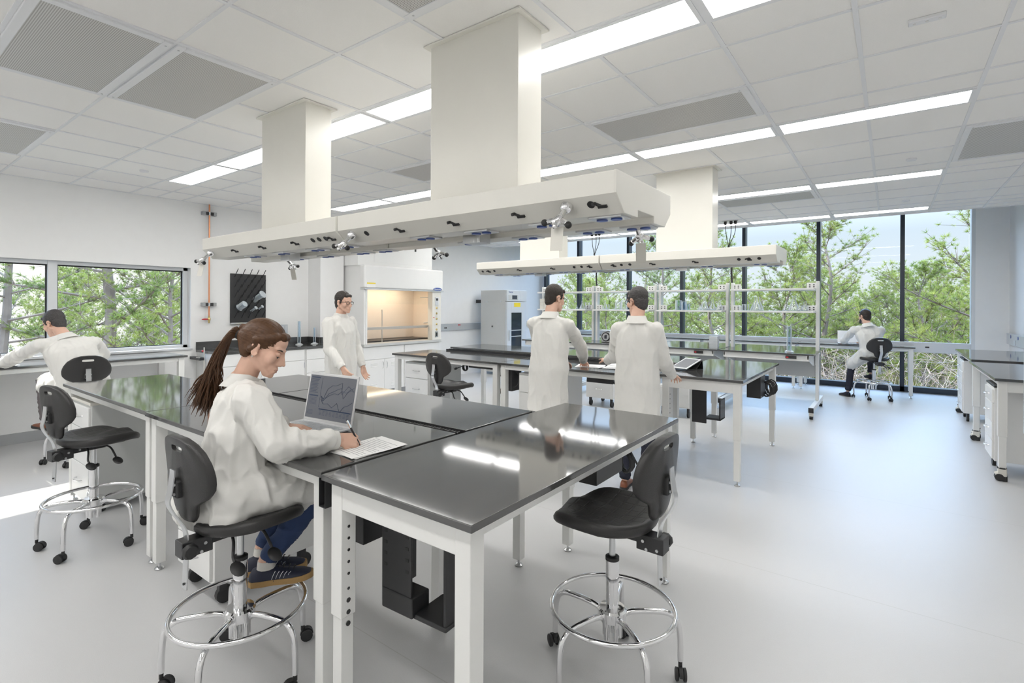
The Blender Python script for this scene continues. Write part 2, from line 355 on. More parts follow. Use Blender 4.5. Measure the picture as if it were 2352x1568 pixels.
# ---------------------------------------------------------------- overhead service carriers
SEC = [(-.30, .158), (.30, .158), (.30, .068), (.225, 0), (.09, 0), (.09, .03), (-.09, .03), (-.09, 0), (-.225, 0), (-.30, .068)]
HK = MB()
HK.box(-.005, .035, -.012, 0, -.008, .008).tube([(.01, -.006, 0), (-.012, -.022, -.002), (-.016, -.03, -.02)], .008, 6)
HKo = None
def carrier(x0, x1, yc, z0, col, hooks, holes, turrets, lab, joint):
    t = thing('service_carrier', lab, 'service carrier', (x0, yc, z0), group='overhead service carriers')
    Lx = x1 - x0
    MB().prism(SEC, 'x', .004, Lx - .004).build('body', 'cream_metal', t, bevel=.006)
    j = MB().prism([(a * 1.004, .079 + (b - .079) * 1.01) for a, b in SEC], 'x', Lx - .012, Lx) if not joint else MB().prism([(a * .985, b + .001) for a, b in SEC], 'x', Lx - .006, Lx)
    j.build('end_cap' if not joint else 'joint_strip', 'cream_metal', t, bevel=.003)
    d = MB().box(col[0] - x0, col[1] - x0, -.083, .127, .15, CEIL - z0 + .004).build('duct_cover', 'cream_metal', t, bevel=.004)
    MB().box(col[0] - x0 - .03, col[1] - x0 + .03, -.113, .157, CEIL - z0 - .006, CEIL - z0 + .004).build('ceiling_flange', 'cream_metal', d, bevel=.002)
    q = MB(); c = (col[0] + col[1]) / 2 - x0 - .03
    q.tube([(c - .055, -.04, -.04), (c - .055, -.04, .02)], .001, 4).box(c - .06, c + .06, -.045, .045, -.035, .03)
    q.build('lamp_box', 'steel', t, bevel=.004)
    ny = math.atan2(.075, .068)   # the sloped face
    rot = Matrix.Rotation(-(PI/2 - ny) if False else -.834, 3, 'X')
    def on_slope(x, u, side=-1):  # u: 0 at the top edge, 1 at the bottom edge
        return Vector((x - x0, side * (.30 - .075 * u), .068 * (1 - u)))
    for hx in hooks:
        p = on_slope(hx, .62)
        MB().add([p + rot @ Vector(v) for v in HK.v], HK.f).build('valve_lever', 'black_plastic', t)
        for side, dx in ((-1, .09), (1, .16)):
            dx = min(dx, Lx - .1 - (hx - x0))
            pl = MB().box(hx - x0 + dx - .075, hx - x0 + dx + .075, side * .155 - .05, side * .155 + .05, -.008, .001).build('outlet_plate', 'steel', t, bevel=.002)
            for s_ in (-.033, .033): MB().cyl((hx - x0 + dx + s_, side * .155, -.013), (hx - x0 + dx + s_, side * .155, -.007), .024, 12).build('socket', 'blue', pl)
    for hx in holes:
        p = on_slope(hx, .42); nrm = Vector((0, -.68, -.735)); MB().cyl(p - nrm * .004, p + nrm * .003, .017, 14).build('grommet', 'black_plastic', t)
    for tx, side, tagged in turrets:
        p = on_slope(tx, .35, side); nrm = Vector((0, side * .70, -.71)).normalized(); u = Vector((1, 0, 0)); v = nrm.cross(u)
        b = MB().cap(p, .028, p + nrm * .012, .026, 12).cap(p + nrm * .02, .013, p + nrm * .085, .013, 10)
        e_ = p + nrm * .085
        b.cap(e_, .02, e_ + u * -.012 + nrm * .02, .018, 10)
        for a in (-1, 0, 1):
            dd = (nrm * .6 + u * a * .9 - v * .2 * a).normalized(); b.cap(e_, .011, e_ + dd * .05, .012, 8)
        tt = b.build('gas_turret', 'chrome', t)
        for a in (-1, 1):
            dd = (nrm * .6 + u * a * .9 - v * .2 * a).normalized(); q_ = e_ + dd * .062; MB().ell(q_, (.015, .015, .015), n=8, k=6).build('cock_handle', 'black_plastic', tt)
        if tagged:
            q_ = e_ + Vector((.0, -.02 * -side, -.02))
            MB().cbox(q_ + Vector((0, 0, -.065)), (.05, .0015, .10), Euler((.25 * side, .0, .35))).build('paper_tag', 'beige_panel', tt)
    return t
carrier(-4.47, -2.657, 2.12, 1.972, (-3.95, -3.345), (-2.755, -3.16, -3.58, -3.985), (-2.81, -2.88, -2.95), ((-4.36, -1, True), (-4.24, 1, True)), 'left half of the large near overhead carrier, hung by the left duct cover', True)
carrier(-2.652, -.85, 2.12, 1.972, (-2.087, -1.48), (-.944, -1.345, -1.74, -2.135), (-.976, -2.41), ((-1.086, -1, True), (-2.53, -1, False), (-1.02, 1, True), (-2.44, 1, False)), 'right half of the large near overhead carrier, hung by the tallest duct cover', False)
carrier(-4.49, -2.662, 5.54, 2.02, (-3.92, -3.318), (-2.8, -3.3, -3.8, -4.3), (-2.80, -2.90, -3.0, -4.2, -4.3, -4.4), (), 'left half of the second overhead carrier, before the light blue wall', True)
carrier(-2.657, -.85, 5.54, 2.02, (-2.076, -1.478), (-2.5, -2.05, -1.6, -1.1), (-2.3, -2.4, -2.5, -1.0, -1.09, -1.18), (), 'right half of the second overhead carrier, before the far windows', False)
# ================================================================ benches
def leg_parts(t, x, y, zt, zs, w=.033, caster=None, m='white_metal', holes=0):
    l = MB().box(x - w, x + w, y - w, y + w, zs, zt).build('leg', m, t, bevel=.004)
    if caster:
        MB().box(x - w + .006, x + w - .006, y - w + .006, y + w - .006, .12, zs + .02).build('leg_extension', m, l, bevel=.003)
        MB().box(x - .03, x + .03, y - .028, y + .028, .045, .115).tube([(x - .045, y, .05), (x + .03, y, .085)], .026, 8).build('caster_housing', 'beige_panel', l, bevel=.004)
        MB().cyl((x - .02, y - .032, .033), (x - .02, y + .032, .033), .033, 16).build('caster_wheel', 'rubber', l)
        MB().cyl((x + .012, y, 0), (x + .012, y, .045), .026, 14).cyl((x, y, .112), (x, y, .125), .034, 14).build('levelling_pad', 'rubber', l)
    else:
        MB().box(x - w + .006, x + w - .006, y - w + .006, y + w - .006, .045, zs + .02).build('leg_extension', m, l, bevel=.003)
        MB().lathe([(0, 0), (.024, 0), (.026, .006), (.018, .014), (.007, .017), (.007, .05), (0, .05)], (x, y, 0), 14).build('levelling_foot', 'steel', l)
    for k in range(holes):
        z = zt - .17 - .045 * k - (.012 if k > 4 else 0)
        r = .006 if k < 6 else .0095
        MB().cyl((x + w - .002, y, z), (x + w + .0008, y, z), r, 10).build('pin_hole', 'black_plastic', l)
    return l
def table(lab, x0, x1, y0, y1, z=.95, deep=(), group=None, caster=None, holes=(), rail=.05, zs=.41, legs=(0, 1, 2, 3), rz=0, cat='lab bench'):
    t = thing('lab_table', lab, cat, ((x0 + x1)/2, (y0 + y1)/2, 0), rz, group)
    a, b = (x1 - x0)/2, (y1 - y0)/2
    MB().box(-a, a, -b, b, z - .025, z).build('worktop', 'epoxy', t, bevel=.004, seg=3)
    f = MB(); zt = z - .0255
    for s_, nm in ((-1, 's'), (1, 'n')):
        h = .1 if nm in deep else rail
        f.box(-a + .09, a - .09, s_*(b - .045) - .014, s_*(b - .045) + .014, zt - h, zt)
    for s_, nm in ((-1, 'w'), (1, 'e')):
        h = .1 if nm in deep else rail
        f.box(s_*(a - .057) - .014, s_*(a - .057) + .014, -b + .09, b - .09, zt - h, zt)
    f.box(-a + .03, a - .03, -b + .035, b - .035, zt - .012, zt)
    f.build('frame', 'white_metal', t, bevel=.003)
    for k, (sx_, sy_) in enumerate(((-1, -1), (1, -1), (1, 1), (-1, 1))):
        if k in legs: leg_parts(t, sx_*(a - .06), sy_*(b - .06), zt, zs, caster=caster, holes=9 if k in holes else 0)
    return t
GB = 'height-adjustable lab benches'
table('large near black-topped bench end at front right, its corner nearest the camera', -1.755, -.99, 1.14, 2.97, deep='sn', holes=(0,), group=GB)
table('black-topped bench the ponytailed woman is writing on', -3.61, -1.778, 1.155, 1.925, group=GB)
table('black-topped bench reflecting the left window, behind empty stool at left', -5.42, -3.618, 1.165, 1.926, group=GB)
table('black-topped bench directly behind the open chart laptop', -3.60, -1.778, 1.995, 2.62, group=GB)
table('short black-topped bench end behind the ponytailed woman, toward the sink', -4.44, -3.61, 1.995, 2.65, group=GB)
table('black-topped bench in front of the fume hood, pushed up to an empty stool', -5.45, -3.622, 4.61, 5.37, group=GB)
table('black-topped bench under the hands of the two standing men', -3.614, -1.81, 4.60, 5.36, group=GB)
table('raised rear bench behind the empty stool, reflecting the fridge', -5.15, -3.53, 5.44, 6.19, z=1.0, group=GB)
table('raised rear bench beyond the two standing men', -3.52, -1.81, 5.44, 6.19, z=1.0, group=GB)
table('black-topped bench end with a tablet, right of the standing men', -1.80, -1.035, 4.81, 6.60, deep='sn', holes=(0,), group=GB)
for k in range(4):
    xa = -6.95 + 1.828 * k
    table('narrow bench along the window wall, ' + ['leftmost, beside the light blue wall', 'second from the left', 'third from the left', 'where the far man sits'][k], xa, xa + 1.818, 11.36, 12.12, z=.905, group='benches along the window wall')
table('far black-topped bench on casters against the right wall', .80, 1.58, 8.42, 10.42, z=.965, deep='s', caster=True, group='benches along the right wall')
table('near black-topped bench on casters against the right wall', .775, 1.56, 6.45, 8.36, z=.95, deep='s', caster=True, group='benches along the right wall')
table('bench under the left window where the seated man writes', -7.98, -7.22, .955, 2.78, z=.95, group='benches under the left window')
table('bench under the left window, cut by the left edge', -7.98, -7.22, -.88, .945, z=.95, group='benches under the left window')
# wire troughs
def trough(lab, x0, x1, y0, y1, z0, z1, teeth):
    t = thing('wire_trough', lab, 'wire trough', ((x0+x1)/2, (y0+y1)/2, z0), 0, 'black wire troughs between benches')
    a, b, h = (x1-x0)/2, (y1-y0)/2, z1 - z0; w_ = .003
    if a > b: prof = [(-b, 0), (b, 0), (b, h), (b-w_, h), (b-w_, w_), (-b+w_, w_), (-b+w_, h), (-b, h)]; m = MB().prism(prof, 'x', -a, a)
    else: prof = [(-a, 0), (a, 0), (a, h), (a-w_, h), (a-w_, w_), (-a+w_, w_), (-a+w_, h), (-a, h)]; m = MB().prism(prof, 'y', -b, b)
    m.build('channel', 'black_metal', t)
    if teeth:
        c = MB(); c.box(-a, a, -.004, .004, h - .03, h - .012)
        k = -a + .01
        while k < a: c.box(k, k + .009, -b, .0, h - .012, h - .002); k += .022
        c.build('comb_cover', 'rubber', t)
trough('black comb-edged wire trough between benches behind the laptop', -4.44, -1.77, 1.929, 1.989, .86, .952, True)
trough('black wire trough end between the woman’s bench and near bench'.replace('’', "'"), -1.80, -1.757, 1.16, 1.93, .81, .922, False)
trough('black comb-edged wire trough below the raised rear bench', -5.17, -1.81, 5.376, 5.434, .88, .972, True)
# ---------------------------------------------------------------- pedestals
def handle(m, c, L, axis='y-'):
    c = Vector(c); a, o = {'y-': (Vector((1,0,0)), Vector((0,-1,0))), 'x-': (Vector((0,1,0)), Vector((-1,0,0))), 'x+': (Vector((0,1,0)), Vector((1,0,0))), 'xv': (Vector((0,0,1)), Vector((1,0,0)))}[axis]
    return m.tube([c - a*L/2, c - a*L*.42 + o*.022, c - a*L*.2 + o*.032, c + o*.034, c + a*L*.2 + o*.032, c + a*L*.42 + o*.022, c + a*L/2], .0048, 6)
def pedestal(lab, x0, x1, y0, y1, z0, z1, fracs, face='y-', group='mobile drawer pedestals', body='cabinet', side='cabinet', casters=True, top=None):
    t = thing('drawer_pedestal', lab, 'drawer cabinet', ((x0+x1)/2, (y0+y1)/2, 0), 0, group); a, b = (x1-x0)/2, (y1-y0)/2
    MB().box(-a, a, -b, b, z0, z1).build('body', side, t, bevel=.003)
    if top: MB().box(-a - .004, a + .004, -b - .012, b, z1, z1 + .02).build('top_panel', top, t, bevel=.003)
    zz = z1 - .02; H = z1 - z0 - .03
    for f_ in fracs:
        h = H * f_
        if face == 'y-': d = MB().box(-a + .022, a - .022, -b - .016, -b, zz - h + .006, zz)
        else: d = MB().box(-a - .016, -a, -b + .022, b - .022, zz - h + .006, zz)
        d = d.build('drawer', body, t, bevel=.003)
        hm = MB(); c = (0, -b - .015, zz - h*.45) if face == 'y-' else (-a - .015, 0, zz - h*.45)
        handle(hm, c, .13, face).build('handle', 'chrome', d); zz -= h
    if casters:
        for sx_ in (-1, 1):
            for sy_ in (-1, 1):
                x, y = sx_*(a - .05), sy_*(b - .06); r = min(z0*.42, .045)
                c = MB().box(x - .016, x + .016, y - .02, y + .02, r*1.5, z0).build('caster', 'black_metal', t)
                MB().cyl((x - .014, y + .012, r), (x + .014, y + .012, r), r, 16).build('wheel', 'rubber', c)
pedestal('grey-sided white drawer pedestal under the left bench behind the empty stool', -5.32, -4.84, 1.21, 1.80, .075, .83, (.24, .38, .38), side='grey_cabinet', top='beige_panel')
pedestal('white drawer pedestal on casters behind the seated woman', -3.27, -2.83, 1.22, 1.80, .13, .86, (.22, .26, .26, .26))
pedestal('white drawer pedestal under the bench left of the empty middle stool', -5.28, -4.81, 4.70, 5.3, .12, .84, (.28, .42, .30), side='grey_cabinet')
pedestal('white drawer pedestal beside the coat of the first standing man', -3.38, -2.90, 4.70, 5.3, .12, .84, (.28, .42, .30))
pedestal('low white drawer pedestal on big casters between the standing men', -3.95, -3.48, 7.35, 7.9, .14, .42, (1.0,))
pedestal('low white drawer pedestal on big casters right of the second standing man', -2.75, -2.28, 7.35, 7.9, .14, .45, (1.0,))
pedestal('tall white drawer pedestal under the near bench at right wall', .80, 1.40, 6.66, 7.15, .14, .84, (.2, .27, .26, .27), face='x-', top='black_metal')
pedestal('tall white drawer pedestal under the far bench at right wall', .83, 1.42, 9.55, 10.05, .12, .86, (.2, .27, .26, .27), face='x-', top='black_metal')
# ---------------------------------------------------------------- mobile double-sided benches with shelves
def shelf_bench(x0, x1, lab):
    t = thing('shelved_bench', lab, 'shelved lab bench', ((x0+x1)/2, 9.13, 0), 0, 'mobile shelved benches'); a = (x1-x0)/2
    for s_ in (-1, 1):
        x = s_ * (a - .03)
        p = MB().box(x - .022, x + .022, -.05, .05, .15, 2.0).build('post', 'white_metal', t, bevel=.003)
        MB().box(x + s_*.024 - .004, x + s_*.024 + .004, -.03, .03, .95, 1.98).build('slot_strip', 'aluminium', p)
        f = MB().box(x - .03, x + .03, -.78, .52, .10, .17).build('foot_beam', 'white_metal', t, bevel=.005)
        for y in (-.74, .48):
            MB().box(x - .03, x + .03, y - .03, y + .03, .045, .10).build('caster_housing', 'beige_panel', f, bevel=.008)
            MB().cyl((x - .022, y, .03), (x + .022, y, .03), .03, 14).build('wheel', 'rubber', f)
        MB().box(x - .032, x + .032, -.795, -.782, .10, .17).build('end_cap', 'black_plastic', f)
        for z in (1.535, 1.885):
            MB().box(x - s_*.14 if s_ > 0 else x, x if s_ > 0 else x + .14, -.075, -.062, z, z + .09).build('shelf_bracket', 'white_metal', t, bevel=.002)
            for q in range(2):
                for h in range(2):
                    xx = x - s_*(.045 + .055*q); MB().box(xx - .01, xx + .01, -.0775, -.0745, z + .02 + .03*h, z + .035 + .03*h).build('slot', 'black_plastic', t)
    for z in (1.51, 1.86):
        MB().box(-a + .055, a - .055, -.30, .22, z, z + .028).build('shelf', 'white_metal', t, bevel=.004)
    MB().box(-a, a, -.78, .77, .905, .93).build('worktop', 'epoxy', t, bevel=.004)
    MB().box(-a + .06, a - .06, -.74, -.70, .82, .9045).build('front_rail', 'white_metal', t, bevel=.004)
    MB().box(-a + .06, a - .06, .68, .72, .82, .9045).build('rear_rail', 'white_metal', t, bevel=.004)
    for s_ in (-1, 1):
        MB().prism([(-.74, .85), (-.74, .9045), (.72, .9045), (.72, .85), (.1, .70), (-.1, .70)], 'x', s_*(a - .075) - .008, s_*(a - .075) + .008).build('side_bracket', 'white_metal', t)
    MB().box(-a + .06, a - .06, -.012, .012, .52, .88).build('modesty_panel', 'grey_cabinet', t)
    b = MB().box(a - .36, a - .22, -.765, -.741, .85, .89).build('outlet_box', 'black_plastic', t, bevel=.003)
    MB().box(a - .35, a - .32, -.767, -.764, .863, .877).build('lamp', 'led', b)
px_ = [-5.96, -4.70, -3.42, -2.175, -.86]
for k, l in enumerate(('mobile shelved bench nearest the light blue wall', 'mobile shelved bench with a round-dial scale, between standing men', 'mobile shelved bench with white flat box, right of second standing man', 'rightmost mobile shelved bench with a tall measuring cylinder')):
    shelf_bench(px_[k] + .012, px_[k+1] - .012, l)
# ================================================================ drafting stools
def make_stool():
    t = thing('lab_stool', '', 'stool', group='black urethane lab stools')
    # base: five bent chrome legs, hub, foot ring, casters
    prof = [(.032, .17), (.034, .235), (.052, .268), (.10, .283), (.20, .284), (.252, .272), (.282, .235), (.292, .16), (.293, .075)]
    for k in range(5):
        a = 2*PI*k/5 + PI/10
        l = MB().tube(smooth_path([(r*math.cos(a), r*math.sin(a), z) for r, z in prof], 4), .0125, 10).build('leg', 'chrome', t)
        cx, cy = .293*math.cos(a), .293*math.sin(a); sw = a + .9 + k*1.7; d = Vector((math.cos(sw), math.sin(sw), 0)); n_ = Vector((-d.y, d.x, 0)); c = Vector((cx, cy, .027)) - d*.018
        h = MB().cyl((cx, cy, .05), (cx, cy, .08), .009, 8)
        h.loft([[c + n_*.008*s_ + Vector((0,0,.029*math.sin(q))) + d*.029*math.cos(q) for q in [PI*.05*i for i in range(0, 21)]] for s_ in (-1, 1)])
        h.build('caster', 'black_plastic', l)
        for s_ in (-1, 1): MB().tube([c + n_*s_*.009, c + n_*s_*.012, c + n_*s_*.021, c + n_*s_*.024], [.022, .026, .027, .02], 16).build('wheel', 'rubber', l)
    MB().tube([(.262*math.cos(2*PI*i/56), .262*math.sin(2*PI*i/56), .301) for i in range(56)], .0105, 10, closed=True).build('foot_ring', 'chrome', t)
    MB().lathe([(0,.245),(.05,.245),(.06,.252),(.062,.292),(.054,.30),(.03,.302),(0,.302)], n=24).build('hub', 'chrome', t)
    c = MB().lathe([(0,.30),(.027,.30),(.027,.425),(.0285,.425),(.0285,.505),(.0,.505)], n=20).build('column', 'chrome', t)
    MB().lathe([(0,.504),(.03,.504),(.03,.518),(.024,.522),(0,.522)], n=20).build('collar', 'black_plastic', c)
    MB().cyl((0,0,.52), (0,0,.665), .014, 14).build('piston', 'steel', c)
    # seat: dished, waterfall front, notched rear corners
    N = 36; rings = []
    def outline(q):
        x = .225*math.copysign(abs(math.cos(q))**.62, math.cos(q)); y = .205*math.copysign(abs(math.sin(q))**.62, math.sin(q))
        if y < 0: x *= 1 - .32*min(1, max(0, (-y - .08)/.12))
        return x, y + .02
    def hz(x, y):
        s_ = 1 - min(1, math.hypot(x/.22, (y-.0)/.2))
        z = .018*(x/.2)**2 - .012*s_ + .026*math.exp(-(x/.055)**2)*max(0, y/.2)
        if y > .12: z -= 1.0*(y - .12)**2*2.6
        if y < -.08: z += .9*(y + .08)**2
        return z
    q_ = [2*PI*i/N for i in range(N)]
    lv = [(.02, .70, 1), (.3, .70, 1), (.55, .70, 1), (.75, .70, 1), (.9, .70, 1), (.965, .695, 1), (1.0, .682, 1), (.995, .667, .9), (.96, .655, .8), (.85, .650, .7), (.5, .65, .5), (.02, .65, .5)]
    for s_, z, k in lv:
        rings.append([(outline(a)[0]*s_, outline(a)[1]*s_, z + hz(outline(a)[0]*s_, outline(a)[1]*s_)*k + .018) for a in q_])
    so = MB().loft(rings).build('seat', 'seat_urethane', t, ang=60); so.data.materials.append(M['urethane'])
    for p in so.data.polygons:
        if p.normal.z < .72 or math.hypot(p.center.x/.19, (p.center.y - .02)/.175) > 1.05: p.material_index = 1
    # backrest with a hand slot
    half = [(.0,.345),(.06,.342),(.115,.325),(.16,.29),(.19,.24),(.20,.19),(.192,.15),(.165,.115),(.125,.092),(.095,.075),(.08,.045),(.07,.012),(.05,.0),(.0,-.004)]
    full = half + [(-x, z) for x, z in half[-2:0:-1]]
    P = [Vector((x, z)) for x, z in full]; sl_c = Vector((0, .295))
    K = 48
    def ray_out(a):
        d = Vector((math.cos(a), math.sin(a))); c = Vector((0, .20)); best = .2
        for i in range(len(P)):
            p, q = P[i] - c, P[(i+1) % len(P)] - c; e = q - p; den = d.x*e.y - d.y*e.x
            if abs(den) < 1e-9: continue
            s_ = (p.x*e.y - p.y*e.x)/den; u = (p.x*d.y - p.y*d.x)/den
            if s_ > 0 and -1e-6 <= u <= 1.000001: best = s_
        return c + d*best
    angs = [PI/2 + 2*PI*i/K for i in range(K)]
    out_ = [ray_out(a) for a in angs]
    slot = [sl_c + Vector((.048*math.copysign(abs(math.cos(a))**.5, math.cos(a)), .011*math.copysign(abs(math.sin(a))**.5, math.sin(a)))) for a in angs]
    def cur(p, off): return (p.x, -.262 - (p.y - .0)*.10 + .9*p.x**2*1.2 + off + .25*(p.y-.2)**2, .74 + p.y)
    ri = []
    for s_, off in ((0, -.006), (.55, -.014), (.90, -.016), (.975, -.010), (1, 0), (.985, .012), (.93, .018), (.5, .018), (0, .010)):
        ri.append([cur(a.lerp(b, s_), off) for a, b in zip(slot, out_)])
    b = MB().loft(ri, closed=True).build('backrest', 'urethane', t, ang=55, loc=(0, .045, 0))
    pl = MB().box(-.034, .034, -.305, -.272, .845, .915).build('bracket_plate', 'black_plastic', t, bevel=.008, loc=(0, .045, 0))
    for x in (-.02, .02):
        for z in (.862, .898): MB().cyl((x, -.309, z), (x, -.30, z), .006, 8).build('bolt', 'steel', pl)
    path = smooth_path([(-.262,.47),(-.258,.56),(-.256,.66),(-.268,.72),(-.305,.785),(-.322,.83),(-.315,.87),(-.307,.93),(-.306,.955)], 5)
    rings = []
    for i, p in enumerate(path):
        a = path[max(0, i-1)]; c2 = path[min(len(path)-1, i+1)]; tx, tz = (c2 - a).normalized(); nx, nz = -tz, tx
        rings.append([(sx_*.021, p[0] + nx*o_, p[1] + nz*o_) for sx_, o_ in ((-1, -.003), (1, -.003), (1, .003), (-1, .003))])
    st = MB().loft(rings).build('back_strut', 'steel', t, bevel=.001, loc=(0, .045, 0))
    MB().cyl((0, -.268, .49), (0, -.254, .49), .005, 8).build('stop_bolt', 'black_plastic', st)
    # tilt mechanism
    me = MB().box(-.034, .034, -.285, -.17, .60, .665).box(-.028, .028, -.18, .02, .625, .668).box(-.09, .09, -.09, .10, .652, .670).build('mechanism', 'black_metal', t, bevel=.004, loc=(0, .045, 0))
    for s_ in (-1, 1):
        for y, z in ((-.26, .617), (-.20, .64), (-.215, .61), (-.14, .645)): MB().cyl((s_*.033, y, z), (s_*.0385, y, z), .0065, 8).build('bolt', 'steel', me)
    MB().lathe([(0, 0), (.026, 0), (.03, .01), (.03, .022), (.024, .03), (0, .03)], (.036, -.262, .632), 9, Matrix.Rotation(PI/2, 3, 'Y')).build('knob', 'black_plastic', me)
    for y0_, dx, y1_ in ((-.06, .19, -.10), (.04, .20, .05)):
        l = MB().tube(smooth_path([(.05, y0_, .645), (.11, (y0_+y1_)/2, .635), (.15, y1_, .595), (.165, y1_, .58)], 4), .006, 8).build('lever', 'black_metal', t)
        MB().ell((.19, y1_, .56), (.036, .028, .009), Matrix.Rotation(.55, 3, 'Y'), 14, 8).build('paddle', 'black_plastic', l)
    return t
ST = tree_of(make_stool())
def face(dx, dy): return math.atan2(-dx, dy)
SEATS = {}
for i, (k, x, y, d, sc, lab) in enumerate((
    ('woman', -2.25, 1.075, (.0, 1), 1, 'stool under the seated woman with the ponytail'),
    ('left', -4.31, 1.09, (-.17, .98), 1, 'empty stool at the left, beside the bench reflecting the window'),
    ('right', -.965, 2.04, (-1, .03), 1, 'empty stool at the near bench corner on the right, its back turned to the windows'),
    ('mid', -3.99, 4.23, (.05, 1), 1, 'empty stool in front of the fume hood bench, in the middle distance'),
    ('winman', -6.66, 1.59, (-1, .07), 1, 'stool under the seated man at the left window'),
    ('farman', -.23, 10.95, (-.40, .92), 1, 'stool under the far man seated at the window wall'))):
    c = ST[0] if i == 0 else copy_thing(ST, (0, 0, 0))
    c.location = (x, y, 0); c.rotation_euler = (0, 0, face(*d)); c['label'] = lab; SEATS[k] = c
# ================================================================ along the left wall
def P_(o, name, m, parent, **k): return o.build(name, m, parent, **k)
# sink counter
t = thing('sink_cabinet', 'white base cabinet under black sink counter, left unit with sunlit end', 'cabinet', (0, 0, 0), 0, 'white base cabinets under the sink counter')
MB().box(X0 + .01, -7.37, 3.20, 4.50, .10, .915).build('body', 'cabinet', t, bevel=.003)
MB().box(X0 + .01, -7.42, 3.20, 4.50, 0, .10).build('plinth', 'cove', t)
for a, b in ((3.22, 3.85), (3.855, 4.485)):
    MB().box(-7.37, -7.352, a, b, .74, .905).build('false_front', 'cabinet', t, bevel=.003)
    d = MB().box(-7.37, -7.352, a, b, .11, .735).build('door', 'cabinet', t, bevel=.003)
    MB().box(-7.357, -7.349, b - .012, b - .002, .62, .70).build('hinge', 'steel', d)
    handle(MB(), (-7.352, a + .06 if a > 3.5 else b - .06, .60), .12, 'xv').build('handle', 'chrome', d)
t = thing('drawer_cabinet', 'white drawer base cabinet under black sink counter, beside the fume hood', 'cabinet', (0, 0, 0), 0, 'white base cabinets under the sink counter')
MB().box(X0 + .01, -7.37, 4.505, 5.41, .10, .915).build('body', 'cabinet', t, bevel=.003)
MB().box(X0 + .01, -7.42, 4.505, 5.41, 0, .10).build('plinth', 'cove', t)
for a, b in ((.74, .905), (.53, .735), (.32, .525), (.11, .315)):
    d = MB().box(-7.37, -7.352, 4.52, 5.40, a, b).build('drawer', 'cabinet', t, bevel=.003)
    handle(MB(), (-7.352, 4.96, (a + b)/2 + .02), .16, 'x+').build('handle', 'chrome', d)
t = thing('sink_counter', 'black epoxy counter with backsplash along the left wall', 'countertop', (0, 0, 0))
MB().box(X0, -7.33, 3.19, 4.94, .916, .95).box(-7.655, -7.33, 4.94, 5.41, .916, .95).build('worktop', 'epoxy', t, bevel=.004)
MB().box(X0, X0 + .02, 3.19, 4.93, .951, 1.06).build('backsplash', 'epoxy', t)
MB().box(X0 + .02, -7.655, 4.93, 4.95, .951, 1.06).box(-7.658, -7.64, 4.95, 5.41, .951, 1.06).build('backsplash', 'epoxy', t)
MB().box(-7.85, -7.45, 3.55, 4.15, .9505, .9525).build('sink_rim', 'black_metal', t)
t = thing('eyewash', 'yellow-capped eyewash on sink counter, mostly behind the woman', 'eyewash', (-7.93, 3.95, .951))
MB().tube([(0, 0, 0), (0, 0, .28), (.05, 0, .33), (.13, 0, .33)], .012, 8).build('pipe', 'chrome', t)
for y in (-.07, .07): MB().ell((.16, y, .33), (.035, .035, .04)).build('dust_cap', 'yellow', t)
MB().tube([(.13, -.07, .31), (.13, .07, .31)], .012, 8).build('crossbar', 'chrome', t)
# pegboard with drying glassware
t = thing('pegboard', 'black drying pegboard with long pegs above the sink counter', 'pegboard', (X0, 3.93, 1.70))
MB().box(0, .022, -.27, .27, -.375, .37).build('board', 'black_metal', t, bevel=.002)
MB().box(0, .05, -.27, .27, -.40, -.375).build('drip_tray', 'steel', t, bevel=.003)
pegs = []
for r in range(9):
    for c in range(5 if r % 2 == 0 else 4):
        y = -.21 + .105*c + (.0525 if r % 2 else 0); z = .32 - .078*r; pegs.append((y, z))
for y, z in pegs: MB().tube([(.018, y, z), (.13, y, z + .12)], .0055, 6).build('peg', 'black_plastic', t)
def on_peg(name, mb, m, y, z, lab, cat, s_=1.0):
    o = thing(name, lab, cat, (X0 + .05*1, 3.93 + y, 1.70 + z), 0, 'glassware drying on the pegboard'); q = mb.build('vessel', m, o)
    q.rotation_euler = (0, math.radians(62), 0); q.rotation_euler = Euler((0, -math.radians(118), 0)); q.scale = (s_,)*3; return o
def cyl_vessel(r, h, foot=0, hexa=False):
    pr = [(r*.9, 0), (r, .01), (r, h), (r*1.12, h + .004), (r - .002, h), (r - .002, .008), (0, .006)]
    if foot: pr = [(foot, 0), (foot, .012), (r, .02)] + pr[2:]
    return MB().lathe(pr, n=6 if hexa else 18)
for nm, r, h, foot, y, z, lab, cat in (('beaker', .05, .12, 0, -.12, -.18, 'clear plastic beaker hung mouth-down on the pegboard', 'beaker'),
        ('measuring_cylinder', .042, .24, .06, .155, -.03, 'large frosted measuring cylinder hung on the pegboard', 'measuring cylinder'),
        ('measuring_cylinder', .016, .11, .028, .05, -.24, 'smaller frosted measuring cylinder hung low on the pegboard, left', 'measuring cylinder'),
        ('measuring_cylinder', .011, .08, .022, .15, -.22, 'smallest frosted measuring cylinder hung low on the pegboard, right', 'measuring cylinder')):
    o = thing(nm, lab, cat, (X0 + .155, 3.93 + y, 1.70 + z + .095), 0, 'glassware drying on the pegboard')
    q = cyl_vessel(r, h, foot).build('vessel', 'frosted', o); q.rotation_euler = (0, math.radians(-55 - 90 + 20), 0); q.rotation_euler = Euler((math.radians(18), math.radians(-122), 0))
